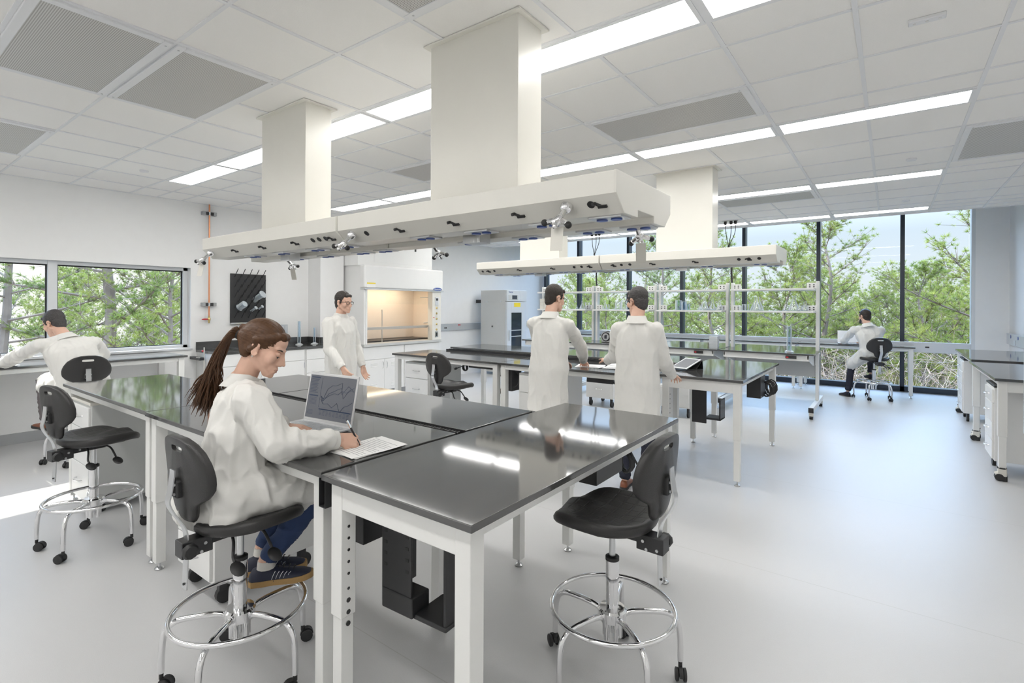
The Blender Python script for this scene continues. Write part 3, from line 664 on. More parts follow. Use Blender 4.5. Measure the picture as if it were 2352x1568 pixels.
# outlet and cylinders on the counter
t = thing('wall_outlet', 'double wall outlet with steel frame above the sink counter', 'outlet', (X0, 4.52, 1.20))
MB().box(0, .008, -.06, .06, -.075, .075).build('frame', 'aluminium', t, bevel=.002)
for y in (-.026, .026): MB().box(.008, .012, y - .018, y + .018, -.05, .05).build('socket', 'plastic_white', t, bevel=.002)
for y, x, h, r, l in ((4.62, -7.74, .38, .026, 'taller empty measuring cylinder on the sink counter'), (4.87, -7.70, .27, .02, 'shorter measuring cylinder on the sink counter')):
    o = thing('measuring_cylinder', l, 'measuring cylinder', (x, y, .9505), 0, 'measuring cylinders on the sink counter')
    MB().lathe([(.0, 0), (.06, 0), (.06, .006), (.03, .02), (.02, .03), (0, .03)], n=6).build('foot', 'plastic_white', o)
    MB().lathe([(r, .03), (r, h), (r + .005, h + .003), (r - .002, h), (r - .002, .034), (0, .034)], n=16).build('tube', 'frosted', o)
# gas pipe on the wall, low pipe by the counter
t = thing('copper_gas_pipe', 'vertical copper gas pipe with red lever valve beside left window', 'pipe', (X0, 3.345, 0))
MB().cyl((.05, 0, 1.42), (.05, 0, CEIL + .002), .011, 10).build('pipe', 'copper', t)
for z in (1.60, 2.92):
    b = MB().box(.02, .065, -.085, .085, z - .022, z + .022).build('bracket', 'black_metal', t, bevel=.006)
    for y in (-.075, .075): MB().box(.0, .07, y - .022, y + .022, z - .026, z + .026).build('end_block', 'cove', b, bevel=.006)
    MB().cyl((.05, 0, z - .025), (.05, 0, z + .025), .02, 10).build('clamp', 'chrome', b)
v = MB().lathe([(0, 1.33), (.012, 1.33), (.012, 1.36), (.02, 1.37), (.02, 1.40), (.012, 1.41), (.014, 1.43), (0, 1.43)], (.05, 0, 0), 10).build('valve', 'brass', t)
MB().ell((.06, -.055, 1.385), (.012, .05, .012)).build('valve_lever', 'red', v)
t = thing('vacuum_pipe', 'thin hooked white pipe in clamp at end of window bench', 'pipe', (X0 + .3, 3.17, 0))
MB().tube(smooth_path([(.02, 0, 1.0), (.02, 0, .80), (.02, 0, .62), (.03, .0, .57), (.10, 0, .565)], 4), .008, 8).build('pipe', 'cream_metal', t)
b = MB().box(-.3, .03, -.06, .0, .82, .86).build('clamp', 'black_metal', t, bevel=.005)
MB().ell((.02, -.02, .95), (.02, .012, .012)).build('valve_lever', 'red', t)
# ---------------------------------------------------------------- fume hood
HX, HY0, HY1 = -7.15, 5.45, 7.30
for k, (a, b) in enumerate(((5.45, 6.37), (6.375, 7.29))):
    t = thing('hood_base_cabinet', ('white louvred double-door cabinet under the fume hood, beside the walking person', 'white cabinet under right end of the fume hood, behind bench')[k], 'cabinet', (0, 0, 0), 0, 'cabinets under the fume hood')
    MB().box(X0 + .01, -7.20, a, b, .10, .885).build('body', 'cabinet', t, bevel=.003); MB().box(X0 + .01, -7.26, a, b, 0, .10).build('plinth', 'cove', t)
    MB().box(-7.20, -7.186, a + .012, b - .012, .66, .875).build('front_panel', 'cabinet', t, bevel=.002)
    c = (a + b)/2
    for y0, y1, hy in ((a + .012, c - .002, c - .045), (c + .002, b - .012, c + .045)):
        d = MB().box(-7.20, -7.184, y0, y1, .11, .653).build('door', 'cabinet', t, bevel=.002)
        handle(MB(), (-7.184, hy, .55), .12, 'xv').build('handle', 'chrome', d)
        for z in (.54, .18):
            for q in range(3): MB().prism([(-7.184, z + .025*q), (-7.177, z + .025*q - .006), (-7.184, z + .025*q - .012)], 'y', (y0+y1)/2 - .07, (y0+y1)/2 + .07).build('louvre', 'cabinet', d)
t = thing('fume_hood', 'white fume hood with lit cream interior and oval badge', 'fume hood', (0, 0, 0))
MB().box(X0 + .01, HX, HY0, HY1, .886, .93).build('work_surface', 'grey_cabinet', t, bevel=.004)
MB().box(X0 + .01, HX - .01, HY0, HY0 + .035, .93, 2.29).build('side_panel', 'cabinet', t, bevel=.004)
MB().box(X0 + .01, HX - .01, HY1 - .035, HY1, .93, 2.29).build('side_panel', 'cabinet', t, bevel=.004)
MB().box(HX - .12, HX + .015, HY0 - .012, HY1 + .03, 1.885, 2.29).build('header', 'cabinet', t, bevel=.03, seg=4)
MB().box(HX - .10, HX + .028, HY0 - .012, HY1 + .03, 1.868, 1.888).build('sash_lip', 'aluminium', t, bevel=.003)
MB().box(HX - .13, HX - .005, HY0 + .036, HY0 + .07, .931, 1.87).build('post', 'cabinet', t, bevel=.004)
po = MB().box(HX - .13, HX, HY1 - .25, HY1 - .02, .93, 1.87).build('control_post', 'cream_metal', t, bevel=.004)
mo = MB().box(HX, HX + .012, HY1 - .185, HY1 - .09, 1.60, 1.76).build('monitor', 'plastic_white', po, bevel=.004)
MB().box(HX + .012, HX + .0135, HY1 - .165, HY1 - .11, 1.695, 1.74).build('display', 'black_metal', mo)
for q in range(5): MB().lathe([(0, 0), (.02, 0), (.018, .012), (.012, .02), (0, .02)], (HX, HY1 - .14, 1.55 - .105*q), 12, Matrix.Rotation(PI/2, 3, 'Y')).build('service_knob', 'brass', po)
MB().box(HX, HX + .004, HY1 - .20, HY1 - .23, 1.36, 1.372).build('red_label', 'red', po)
sw = MB().box(HX, HX + .006, HY1 - .18, HY1 - .10, .98, 1.09).build('socket_plate', 'steel', po, bevel=.002); MB().box(HX + .006, HX + .009, HY1 - .157, HY1 - .123, 1.0, 1.07).build('socket', 'black_plastic', sw)
MB().box(X0 + .10, X0 + .11, HY0 + .035, HY1 - .035, .96, 1.95).build('back_baffle', 'hood_liner', t)
for y in (HY0 + .036, HY1 - .046): MB().box(X0 + .11, HX - .13, y, y + .01, .93, 1.95).build('liner', 'hood_liner', t)
MB().box(X0 + .11, HX - .12, HY0 + .035, HY1 - .035, 1.95, 1.97).build('liner_top', 'hood_liner', t)
MB().box(X0 + .30, HX - .35, HY0 + .3, HY1 - .4, 1.94, 1.95).build('hood_lamp', 'emit_hood', t)
sh = MB().prism([(HX - .14, 1.165), (HX - .10, 1.215), (HX - .155, 1.215), (HX - .19, 1.17)], 'y', HY0 + .05, HY1 - .25).build('airfoil_rail', 'steel', t, bevel=.003)
for y in (HY0 + .1, HY0 + .62):
    MB().cyl((HX - .30, y, .93), (HX - .30, y, 1.52), .009, 8).build('lattice_rod', 'steel', t)
MB().box(X0 + .11, HX - .3, HY0 + .05, HY1 - .05, .931, .955).build('sill_dish', 'black_metal', t)
MB().tube(smooth_path([(HX - .45, HY1 - .05, 1.25), (HX - .30, HY1 - .05, 1.28), (HX - .26, HY1 - .05, 1.45), (HX - .22, HY1 - .05, 1.75), (HX - .32, HY1 - .05, 1.76), (HX - .55, HY1 - .05, 1.76)], 4), .008, 6).build('hose', 'plastic_white', t)
MB().box(HX - .17, HX - .164, HY0 + .05, HY1 - .25, 1.62, 1.87).build('sash_glass', 'pane', t, smooth=False)
lb = MB().box(HX + .015, HX + .017, HY0 + .04, HY0 + .22, 1.905, 1.985).build('caution_label', 'paper', t); MB().box(HX + .017, HX + .018, HY0 + .04, HY0 + .22, 1.965, 1.985).build('label_band', 'yellow', lb)
bd = MB().lathe([(0, 0), (1, 0), (1, .004), (0, .005)], n=28); bd.v = [(HX + .016 + z, 7.17 + x*.115, 1.915 + y*.032) for x, y, z in bd.v]; bd = bd.build('badge', 'blue', t)
def text(s_, size, m, parent, M4, name='lettering', ext=.0008):
    c = bpy.data.curves.new(name, 'FONT'); c.body = s_; c.size = size; c.align_x = 'CENTER'; c.align_y = 'CENTER'; c.extrude = ext; c.materials.append(M[m])
    tmp = bpy.data.objects.new(name, c); COL.objects.link(tmp); bpy.context.view_layer.update()
    me = bpy.data.meshes.new_from_object(tmp.evaluated_get(bpy.context.evaluated_depsgraph_get())); bpy.data.objects.remove(tmp)
    o = bpy.data.objects.new(name, me); COL.objects.link(o); o.parent = parent; o.matrix_local = M4; return o
FX = Matrix(((0, 0, 1), (1, 0, 0), (0, 1, 0))).to_4x4()      # text facing +x
FYm = Matrix(((1, 0, 0), (0, 0, -1), (0, 1, 0))).to_4x4()    # text facing -y
text('Kewaunee', .042, 'paper', bd, Matrix.Translation((HX + .0215, 7.17, 1.915)) @ FX)
e_ = MB().box(X0 + .01, -7.28, 5.42, 7.16, 2.285, CEIL).build('ceiling_enclosure', 'cabinet', t, bevel=.004)
MB().box(-7.28, -7.277, 5.75, 7.0, 2.36, 2.68).build('access_panel', 'cabinet', e_, bevel=.001)
MB().box(-7.277, -7.265, 6.7, 6.73, 2.62, 2.68).build('latch', 'black_plastic', e_)
# ---------------------------------------------------------------- raceways and refrigerator
t = thing('surface_raceway', 'grey surface raceway with outlets on the left wall, ending at refrigerator', 'raceway', (0, 0, 0), 0, 'wall raceways')
MB().box(X0, X0 + .045, 7.32, 12.2, 1.04, 1.19).build('channel', 'aluminium', t, bevel=.004)
for y, z, m_ in ((8.27, 1.10, 'black_plastic'), (8.72, 1.155, 'red')):
    for q in (-.02, .02): MB().box(X0 + .045, X0 + .049, y + q - .013, y + q + .013, z - .015, z + .015).build('outlet', m_, t)
t = thing('surface_raceway', 'grey surface raceway with blue outlets on the right wall', 'raceway', (0, 0, 0), 0, 'wall raceways')
MB().box(X1 - .05, X1, 6.5, 12.1, .99, 1.17).build('channel', 'aluminium', t, bevel=.004)
for y in (11.7, 11.1, 10.5, 9.8): MB().cyl((X1 - .05, y, 1.125), (X1 - .054, y, 1.125), .028, 14).build('outlet', 'blue', t)
MB().box(X1 - .056, X1 - .05, 11.32, 11.42, 1.0, 1.08).build('switch', 'plastic_white', t)
t = thing('lab_refrigerator', 'tall pale grey glass-door refrigerator in the far left corner', 'refrigerator', (0, 0, 0))
RX, RY0, RY1 = -7.02, 9.28, 10.05
MB().box(-7.80, RX - .05, RY0, RY1, .06, 1.96).build('body', 'grey_cabinet', t, bevel=.008)
MB().box(RX - .048, RX, RY0, RY1, 1.70, 1.96).build('control_head', 'plastic_white', t, bevel=.006)
d = MB().box(RX - .048, RX, RY0, RY0 + .17, .10, 1.69).box(RX - .048, RX, RY1 - .19, RY1, .10, 1.69).box(RX - .048, RX, RY0 + .17, RY1 - .19, 1.44, 1.69).box(RX - .048, RX, RY0 + .17, RY1 - .19, .10, .30).build('door', 'plastic_white', t, bevel=.003)
MB().box(RX - .04, RX - .01, RY0 + .17, RY1 - .19, .30, 1.44).build('door_glass', 'screen_dark' if 'screen_dark' in M else 'black_plastic', d)
M['dark_glass'] = mat('dark_glass', (.02, .03, .045), .04); d.children[0].data.materials[0] = M['dark_glass']
for z in (.62, .88, 1.02): MB().box(RX - .012, RX - .006, RY0 + .175, RY1 - .195, z, z + .02).build('shelf_edge', 'aluminium', d)
MB().box(RX, RX + .02, RY0 + .07, RY0 + .09, .80, 1.04).build('handle', 'aluminium', d, bevel=.005)
cd = MB().box(RX, RX + .006, RY0 + .06, RY0 + .42, 1.735, 1.855).build('control_panel', 'grey_cabinet', t, bevel=.003); MB().box(RX + .006, RX + .008, RY0 + .19, RY0 + .38, 1.75, 1.84).build('display', 'dark_frame', cd)
MB().box(RX, RX + .003, RY0 + .50, RY1 - .06, 1.735, 1.93).build('vent_panel', 'plastic_white', t, bevel=.002)
MB().box(RX, RX + .003, RY0 + .27, RY0 + .52, 1.575, 1.67).build('caution_sticker', 'yellow', t)
text('Thermo', .05, 'blue', t, Matrix.Translation((RX + .004, RY0 + .14, 1.915)) @ FX)
MB().cyl((-7.45, RY0, 1.12), (-7.45, RY0 - .008, 1.12), .018, 12).build('port_plug', 'black_plastic', t)
for x in (-7.6, -7.2): MB().cyl((x, RY0, 1.70), (x, RY0 - .006, 1.70), .02, 12).build('plug', 'plastic_white', t)
MB().box(X0 + .05, -7.8, RY0 + .02, RY0 + .07, 1.66, 1.74).build('rear_fitting', 'black_plastic', t)
for x in (-7.7, -7.15):
    for y in (RY0 + .06, RY1 - .06): MB().cyl((x, y, 0), (x, y, .07), .03, 12).build('foot', 'rubber', t)
# ================================================================ things on the benches
def laptop(lab, loc, rz, w_, dp, h, tilt, chart, scr):
    t = thing('laptop', lab, 'laptop', loc, rz)
    b = MB().box(-w_/2, w_/2, -dp, 0, .003, .018).build('base', 'silver', t, bevel=.005)
    for r in range(5):
        for k in range(13): MB().box(-w_*.42 + k*w_*.065, -w_*.42 + k*w_*.065 + w_*.055, -dp*.12 - (r+1)*dp*.085, -dp*.12 - r*dp*.085 - .004, .018, .0195).build('key', 'aluminium' if chart else 'black_plastic', b)
    MB().box(-w_*.13, w_*.13, -dp*.94, -dp*.62, .018, .0185).build('trackpad', 'aluminium', b)
    s = MB().box(-w_/2, w_/2, 0, .008, 0, h).build('lid', 'silver', t, bevel=.004); s.location = (0, -.004, .016); s.rotation_euler = (-tilt, 0, 0)
    MB().box(-w_/2 + .012, w_/2 - .012, -.0008, .0, .016, h - .014).build('screen', scr, s, smooth=False)
    if chart:
        X = lambda u: -w_/2 + .014 + u*(w_ - .028)
        Z = lambda v: .02 + v*(h - .036)
        for pts in (((.30,.52),(.34,.40),(.42,.70),(.52,.80),(.60,.80),(.72,.88),(.74,.62),(.86,.82),(.97,.72)), ((.30,.52),(.36,.42),(.46,.60),(.56,.66),(.64,.72),(.72,.76),(.78,.52),(.88,.72),(.98,.80)), ((.30,.50),(.38,.46),(.48,.56),(.58,.62),(.66,.60),(.74,.70),(.82,.66),(.92,.72),(.98,.71)), ((.30,.44),(.36,.34),(.46,.36),(.56,.28),(.66,.40),(.74,.20),(.82,.34),(.9,.38),(.98,.46))):
            MB().tube([(X(u), -.0012, Z(v)) for u, v in pts], .0011, 4).build('chart_line', 'chart', s)
        g = [(.02,.22,.94,.965)] + [(.02,.20 - .02*(k % 3),.90 - .035*k,.91 - .035*k) for k in range(10)] + [(.02,.22,.50,.53)] + [(.03,.2,.46 - .03*k,.467 - .03*k) for k in range(6)] + [(.28,.98,.20,.225)]
        g += [(.30 + .075*c,.345 + .075*c,.17 - .03*r,.177 - .03*r) for c in range(9) for r in range(4)] + [(.02,.15,.16 - .03*r,.167 - .03*r) for r in range(4)] + [(.27,.273,.25,.95), (.27,.98,.262,.264)]
        q = MB()
        for a, c, d, e_ in g: q.box(X(a), X(c), -.0014, -.0009, Z(d), Z(e_))
        q.build('page_text', 'chart', s)['kind'] = 'stuff'
    return t
laptop('open silver laptop showing a line chart, beside the writing woman', (-2.425, 1.61, .951), .09, .39, .262, .262, .19, True, 'screen')
laptop('open laptop with a pale screen in front of the far man', (-.66, 11.75, .906), .12, .33, .23, .235, .25, False, 'screen_light')
def sheet(name, lab, x, y, z, w_, h, rz, lines=14, curl=.006, cat='paper', group=None, mt='paper'):
    t = thing(name, lab, cat, (x, y, z), rz, group); m = MB(); n = 10; rows = []
    for i in range(n + 1):
        u = i/n; zz = curl*(u**3) + .0006
        rows.append([(-w_/2, -h/2 + h*u, zz), (w_/2, -h/2 + h*u, zz*1.2 + .0004*math.sin(u*9)), (w_/2, -h/2 + h*u, zz*1.2 + .0004*math.sin(u*9) + .0009), (-w_/2, -h/2 + h*u, zz + .0009)])
    m.loft(rows).build('sheet', mt, t)
    if lines:
        q = MB()
        for k in range(lines):
            u = .1 + .8*k/lines; zz = curl*(u**3)*1.25 + .0020; q.box(-w_*.42, w_*(.42 if k % 4 else .2), -h/2 + h*u, -h/2 + h*u + .0016, zz, zz + .0002)
        q.build('printed_lines', 'ink', t)['kind'] = 'stuff'
    return t
sheet('paper', 'white ruled sheet under the writing woman\'s hand', -1.905, 1.475, .9535, .216, .28, -.12)
sheet('paper', 'lower white sheet peeping out beneath the ruled sheet', -1.915, 1.472, .951, .216, .28, .03, lines=0, curl=.002)
sheet('paper', 'sheet under the seated window man\'s pen', -7.42, 1.10, .951, .28, .216, .15, group='papers')
sheet('paper', 'white sheets under the first standing man\'s hand', -2.60, 4.93, .951, .30, .22, .3)
sheet('notebook', 'open white pad on dark folder between the two standing men', -2.30, 4.95, .954, .26, .20, .15, cat='notebook')
tag(MB().box(-2.45, -2.15, 4.83, 5.07, .9505, .9535).build('folder', 'black_plastic'), 'dark folder lying under the open white pad', 'folder')
sheet('paper', 'far sheet behind the gesturing hand', -2.37, 5.24, .951, .28, .2, .1, lines=0)
t = thing('tablet', 'white-framed tablet propped on its folded dark cover', 'tablet', (-1.70, 5.33, .951), -.35)
f = MB().box(-.10, .10, -.13, .13, 0, .009).build('frame', 'plastic_white', t, bevel=.004); MB().box(-.082, .082, -.108, .108, .009, .0095).build('screen', 'screen', f)
f.rotation_euler = (.33, 0, 0); f.location = (0, 0, .055)
c = MB().prism([(-.135, 0), (.14, 0), (.14, .004), (.0, .005), (-.135, .004)], 'x', -.10, .10).prism([(.02, .004), (.125, .093), (.13, .09), (.028, .002)], 'x', -.10, .10).prism([(.128, .09), (.14, .002), (.143, .004), (.131, .093)], 'x', -.10, .10).build('cover', 'black_plastic', t)
# pens
def pen(lab, p0, p1, m='black_plastic'):
    t = thing('pen', lab, 'pen', p0); d = Vector(p1) - Vector(p0)
    MB().tube([(0,0,0), d*.08, d*.1, d*.95, d], [.001, .0035, .0045, .0045, .003], 8).build('barrel', m, t); MB().tube([d*.7, d*.98], .0052, 8).build('cap', 'chrome', t); return t
# glassware on the shelves
def erl(lab, x, y, h, r, z=1.5385, group='conical flasks on the shelves'):
    t = thing('conical_flask', lab, 'flask', (x, y, z), 0, group)
    MB().lathe([(0, .0), (r*.96, .0), (r, .008), (r*.97, .02), (r*.30, h*.70), (r*.27, h*.76), (r*.27, h*.94), (r*.36, h), (r*.24, h), (r*.23, h*.72), (r*.9, .016), (0, .006)], n=18).build('glass', 'glassware', t)
    return t
def bk(lab, x, y, h, r, m='glassware', z=1.5385, group='beakers on the shelves'):
    t = thing('beaker', lab, 'beaker', (x, y, z), 0, group)
    MB().lathe([(0, 0), (r*.95, 0), (r, .008), (r, h - .004), (r*1.1, h), (r*.96, h - .004), (r*.95, .01), (0, .006)], n=18).build('glass', m, t); return t
YS = 8.98
for i, (x, h, r, q) in enumerate(((-5.04, .075, .028, 0), (-4.985, .09, .03, .06), (-4.90, .16, .052, -.03))):
    erl(('small conical flask furthest left beside first standing man\'s head', 'small conical flask, second on the shelf by first standing man', 'conical flask next to a beaker, right of first standing man\'s head')[i], x, YS + q, h, r)
bk('beaker at right end of the leftmost shelf bay, overlapping a flask', -4.82, YS + .03, .135, .05)
tag(MB().lathe([(0, 0), (.025, 0), (.012, .012), (.012, .26), (.010, .26), (.010, .014), (0, .01)], n=12).build('test_cylinder', 'glassware', loc=(-5.26, YS, 1.5385)), 'slim glass cylinder just right of first standing man\'s glasses', 'cylinder')
erl('narrow conical flask close to the second shelf upright', -4.43, YS + .02, .17, .05)
bk('small beaker in front of the narrow flask by the second upright', -4.36, YS - .02, .10, .035)
bk('small clear beaker with markings, left of second standing man\'s glasses', -4.155, YS, .135, .055)
bk('taller clear beaker with markings, touching second standing man\'s head', -4.03, YS, .175, .06)
for i, (x, h, r, q) in enumerate(((-3.0, .17, .055, 0), (-2.94, .13, .045, .07), (-2.89, .15, .045, -.05), (-2.845, .11, .035, .03))):
    bk('frosted plastic beaker, %s of the bluish group of four' % ('leftmost and tallest', 'second', 'third', 'rightmost and smallest')[i], x, YS + q, h, r, 'frosted', group='plastic beakers on the shelves')
for i, (x, h, r, q) in enumerate(((-2.615, .095, .045, -.06), (-2.585, .215, .075, .08), (-2.52, .115, .05, -.05), (-2.475, .07, .03, .02), (-2.425, .18, .062, 0), (-2.31, .175, .06, 0))):
    erl('%s on third shelf bay' % ('short conical flask at the left front of six', 'tallest conical flask of six, at the left back', 'short conical flask in front of the tallest of six', 'tiniest conical flask, in the middle of six', 'medium conical flask, second from the right of six', 'medium conical flask at the right end of six')[i], x, YS + q, h, r)
for i, (x, h, r) in enumerate(((-1.985, .08, .028), (-1.935, .105, .026), (-1.88, .105, .03))):
    bk('small glass jar, %s of three on rightmost shelf bay' % ('leftmost', 'middle', 'rightmost')[i], x, YS, h, r)
for i, (x, h, r, q) in enumerate(((-1.765, .225, .085, .07), (-1.705, .225, .085, -.04), (-1.31, .15, .055, 0), (-1.205, .235, .085, 0), (-1.115, .125, .045, -.04), (-1.075, .14, .05, .06), (-1.045, .15, .05, -.02))):
    erl(('large conical flask behind its twin on rightmost shelf bay', 'large conical flask in front of its twin on rightmost shelf bay', 'small conical flask left of the tall one, rightmost bay', 'tallest conical flask near right end of rightmost shelf bay', 'small conical flask right of the tall one, rightmost bay', 'small conical flask at the back near right upright', 'small conical flask nearest the right upright')[i], x, YS + q, h, r)
k = 0
for z in (1.5385, 1.609, 1.68):
    for x in (-5.80, -5.70):
        t = thing('storage_box', 'beige box in the left stack behind first standing man, %s layer, %s' % (('bottom', 'middle', 'top')[k//2], ('left', 'right')[k % 2]), 'box', (x, YS, z), 0, 'beige boxes on the shelf')
        MB().box(-.047, .047, -.12, .12, 0, .052).build('box', 'beige_panel', t, bevel=.002); MB().box(-.0485, .0485, -.122, .122, .045, .069).build('lid', 'beige_panel', t, bevel=.002); k += 1
t = thing('dial_scale', 'small scale with round black dial on the shelved bench', 'scale', (-4.21, 8.66, .931))
MB().prism([(-.10, 0), (.10, 0), (.105, .12), (.07, .20), (-.07, .20), (-.105, .12)], 'y', -.07, .08).build('body', 'steel', t, bevel=.012)
MB().lathe([(0, 0), (.085, 0), (.085, .008), (0, .012)], (0, -.07, .105), 24, Matrix.Rotation(PI/2, 3, 'X')).build('dial', 'black_plastic', t); MB().lathe([(.06, 0), (.066, 0), (.066, .003), (.06, .003)], (0, -.083, .105), 24, Matrix.Rotation(PI/2, 3, 'X')).build('dial_ring', 'steel', t); MB().box(-.025, .025, -.086, -.08, .07, .14).build('display', 'screen', t)
MB().box(-.12, .12, -.10, .10, .215, .228).cyl((0, 0, .20), (0, 0, .216), .03).build('platform', 'steel', t, bevel=.004)
for k in range(5):
    t = thing('tip_tray', 'white tip tray, %s of five in the stack by the fourth upright' % ('bottom', 'second', 'third', 'fourth', 'top')[k], 'tray', (-2.30, 8.62, .931 + .0385*k), 0, 'stacked white trays')
    MB().box(-.065, .065, -.05, .05, 0, .030).build('tray', 'plastic_white', t, bevel=.003); MB().box(-.068, .068, -.053, .053, .028, .038).build('rim', 'plastic_white', t, bevel=.002)
t = thing('measuring_cylinder', 'tall bluish measuring cylinder standing on rightmost shelved bench', 'measuring cylinder', (-1.216, 8.6, .931))
MB().lathe([(0, 0), (.062, 0), (.062, .008), (.036, .02), (0, .02)], n=6).build('foot', 'plastic_white', t); MB().lathe([(.034, .02), (.034, .375), (.04, .38), (.031, .375), (.031, .024), (0, .024)], n=18).build('tube', 'frosted', t)
# ---------------------------------------------------------------- hung below the benches
def cord(lab, pts, r=.006, plug=True, parent=None, name='power_cord'):
    t = thing(name, lab, 'cord', (0, 0, 0)) if parent is None else parent
    c = MB().tube(smooth_path(pts, 6), r, 8).build('cord', 'rubber', t)
    if plug:
        a, b = Vector(pts[-2]), Vector(pts[-1]); d = (b - a).normalized()
        MB().tube([b, b + d*.02, b + d*.05], [.009, .016, .013], 8).build('plug', 'black_plastic', c)
    return t
def coil(c, r, n, ax=Vector((1, 0, 0)), up=Vector((0, 0, 1)), drift=.01):
    ax = Vector(ax).normalized(); u = up; v = ax.cross(u); return [Vector(c) + u*r*math.cos(2*PI*i/10)*(1 - .02*(i % 7)) + v*r*.8*math.sin(2*PI*i/10) + ax*drift*(i/10 - n/2) for i in range(n*10)]
t = thing('cpu_holder', 'black adjustable computer holder hung under the large near bench', 'computer holder', (-1.50, 1.46, 0), .05, 'black computer holders')
bd = MB().box(-.165, -.15, -.09, .09, .42, .885).box(-.165, .0, -.095, -.085, .40, .885).build('upper_bracket', 'black_metal', t, bevel=.004)
for k in range(6):
    for x in (-.15, -.03): MB().box(x, x + .016, -.0965, -.0945, .55 + .045*k, .562 + .045*k).build('slot', 'rubber', bd)
MB().box(-.16, .01, -.10, -.0, .38, .46).box(-.0, .17, -.085, .09, .375, .395).box(.15, .165, -.08, .09, .39, .885).build('lower_tray', 'black_metal', t, bevel=.006)
t = thing('power_box', 'black cord box under the near bench, beside its perforated leg', 'power box', (-1.95, 1.44, 0), 0, 'black power boxes under the benches')
MB().box(-.02, .14, -.06, .14, .57, .885).build('box', 'black_metal', t, bevel=.004)
MB().tube(coil((-.06, -.02, .66), .055, 4, (.3, 1, 0), drift=.012), .008, 8).build('coiled_cord', 'rubber', t)
t = thing('power_box', 'black power box with coiled cords behind the right stool seat', 'power box', (-1.20, 2.45, 0), 0, 'black power boxes under the benches')
MB().box(-.05, .05, -.20, .10, .72, .885).build('box', 'black_metal', t, bevel=.004)
MB().tube(coil((.0, .26, .72), .06, 4, (.3, 1, 0)), .007, 8).build('coiled_cord', 'rubber', t)
cord('', [(.02, .08, .84), (.03, .2, .82), (.04, .30, .72), (.04, .36, .66)], parent=t)
t = thing('cpu_holder', 'black computer holder hung under the bench end with the tablet', 'computer holder', (-1.46, 5.22, 0), 0, 'black computer holders')
MB().box(-.12, -.105, -.08, .08, .46, .885).box(-.12, .02, -.085, -.075, .46, .885).build('upper_bracket', 'black_metal', t, bevel=.004); MB().box(.0, .15, -.08, .09, .50, .52).box(.135, .15, -.08, .09, .50, .70).build('lower_tray', 'black_metal', t, bevel=.004)
t = thing('power_box', 'black power box with hanging cord loops at right side of tablet bench', 'power box', (-1.17, 6.08, 0), 0, 'black power boxes under the benches')
MB().box(-.08, .06, -.12, .12, .62, .885).build('box', 'black_metal', t, bevel=.004); MB().tube(coil((.10, .1, .71), .085, 6, (.5, 1, .2), drift=.022), .007, 8).build('coiled_cord', 'rubber', t)
t = thing('power_strip', 'black power strip with dangling plugs under the fume hood bench', 'power strip', (-4.2, 5.0, 0), 0, 'black power strips under the benches')
MB().box(-.18, .22, -.03, .03, .80, .885).build('strip', 'black_metal', t, bevel=.004); MB().tube(coil((-.22, -.05, .80), .045, 4, (0, 1, 0)), .006, 8).build('coiled_cord', 'rubber', t)
cord('', [(-.2, -.05, .84), (-.30, -.06, .80), (-.36, -.05, .78)], parent=t); cord('', [(.2, 0, .83), (.32, -.08, .80), (.44, -.10, .70), (.40, -.1, .58)], parent=t)
t = thing('power_box', 'slim black power box beside pedestal of first standing man', 'power box', (-3.52, 4.78, 0), 0, 'black power boxes under the benches')
MB().box(-.06, .04, -.08, .08, .62, .885).build('box', 'black_metal', t, bevel=.004); cord('', [(.05, -.05, .86), (.12, -.05, .80), (.10, -.05, .70), (.04, -.06, .66)], parent=t, plug=False)
t = thing('power_strip', 'black power strip with a plug hanging between the standing men', 'power strip', (-2.42, 4.85, 0), 0, 'black power strips under the benches')
MB().box(-.16, .14, -.04, .04, .80, .885).build('strip', 'black_metal', t, bevel=.004); cord('', [(.12, -.03, .84), (.20, -.05, .78), (.26, -.05, .70)], parent=t)
t = thing('power_strip', 'black cords looping between left bench legs behind the woman', 'power strip', (-3.72, 1.55, 0), 0, 'black power strips under the benches')
MB().box(-.2, .04, .0, .05, .84, .885).build('strip', 'black_metal', t, bevel=.004)
for k in range(3): MB().tube(smooth_path([(-.18, .0, .86), (-.12, -.03, .66 - .05*k), (.02, -.04, .62 - .06*k), (.04, .02, .85)], 6), .006, 8).build('cord', 'rubber', t)
# cord drops from the ceiling to the shelf uprights
for lab, x, y, zt in (('black cord bundle dropping from ceiling to the rightmost shelf uprights', -2.17, 9.13, 2.003), ('black cord bundle dropping from ceiling to shelf upright by first standing man', -4.70, 9.13, 2.003)):
    t = thing('cord_drop', lab, 'cords', (x, y, 0), 0, 'cord drops'); MB().box(-.14, .10, -.05, .05, CEIL - .005, CEIL + .004).build('ceiling_plate', 'steel', t)
    for k in (-.09, 0, .07):
        p = MB().box(k - .022, k + .022, -.022, .022, CEIL - .06, CEIL - .004).build('connector', 'black_plastic', t, bevel=.004)
        MB().tube(smooth_path([(k, 0, CEIL - .05), (k*.9, 0, 2.85), (k*.2 - .03, 0, 2.66), (-.03, 0, 2.60)], 5), .006, 6).build('cord', 'rubber', t)
    MB().tube(smooth_path([(-.04, 0, 2.64), (-.02, .0, 2.54), (.01, 0, 2.40), (.01, 0, 2.15), (.02, 0, zt)], 5), .016, 8).build('sleeve', 'rubber', t)
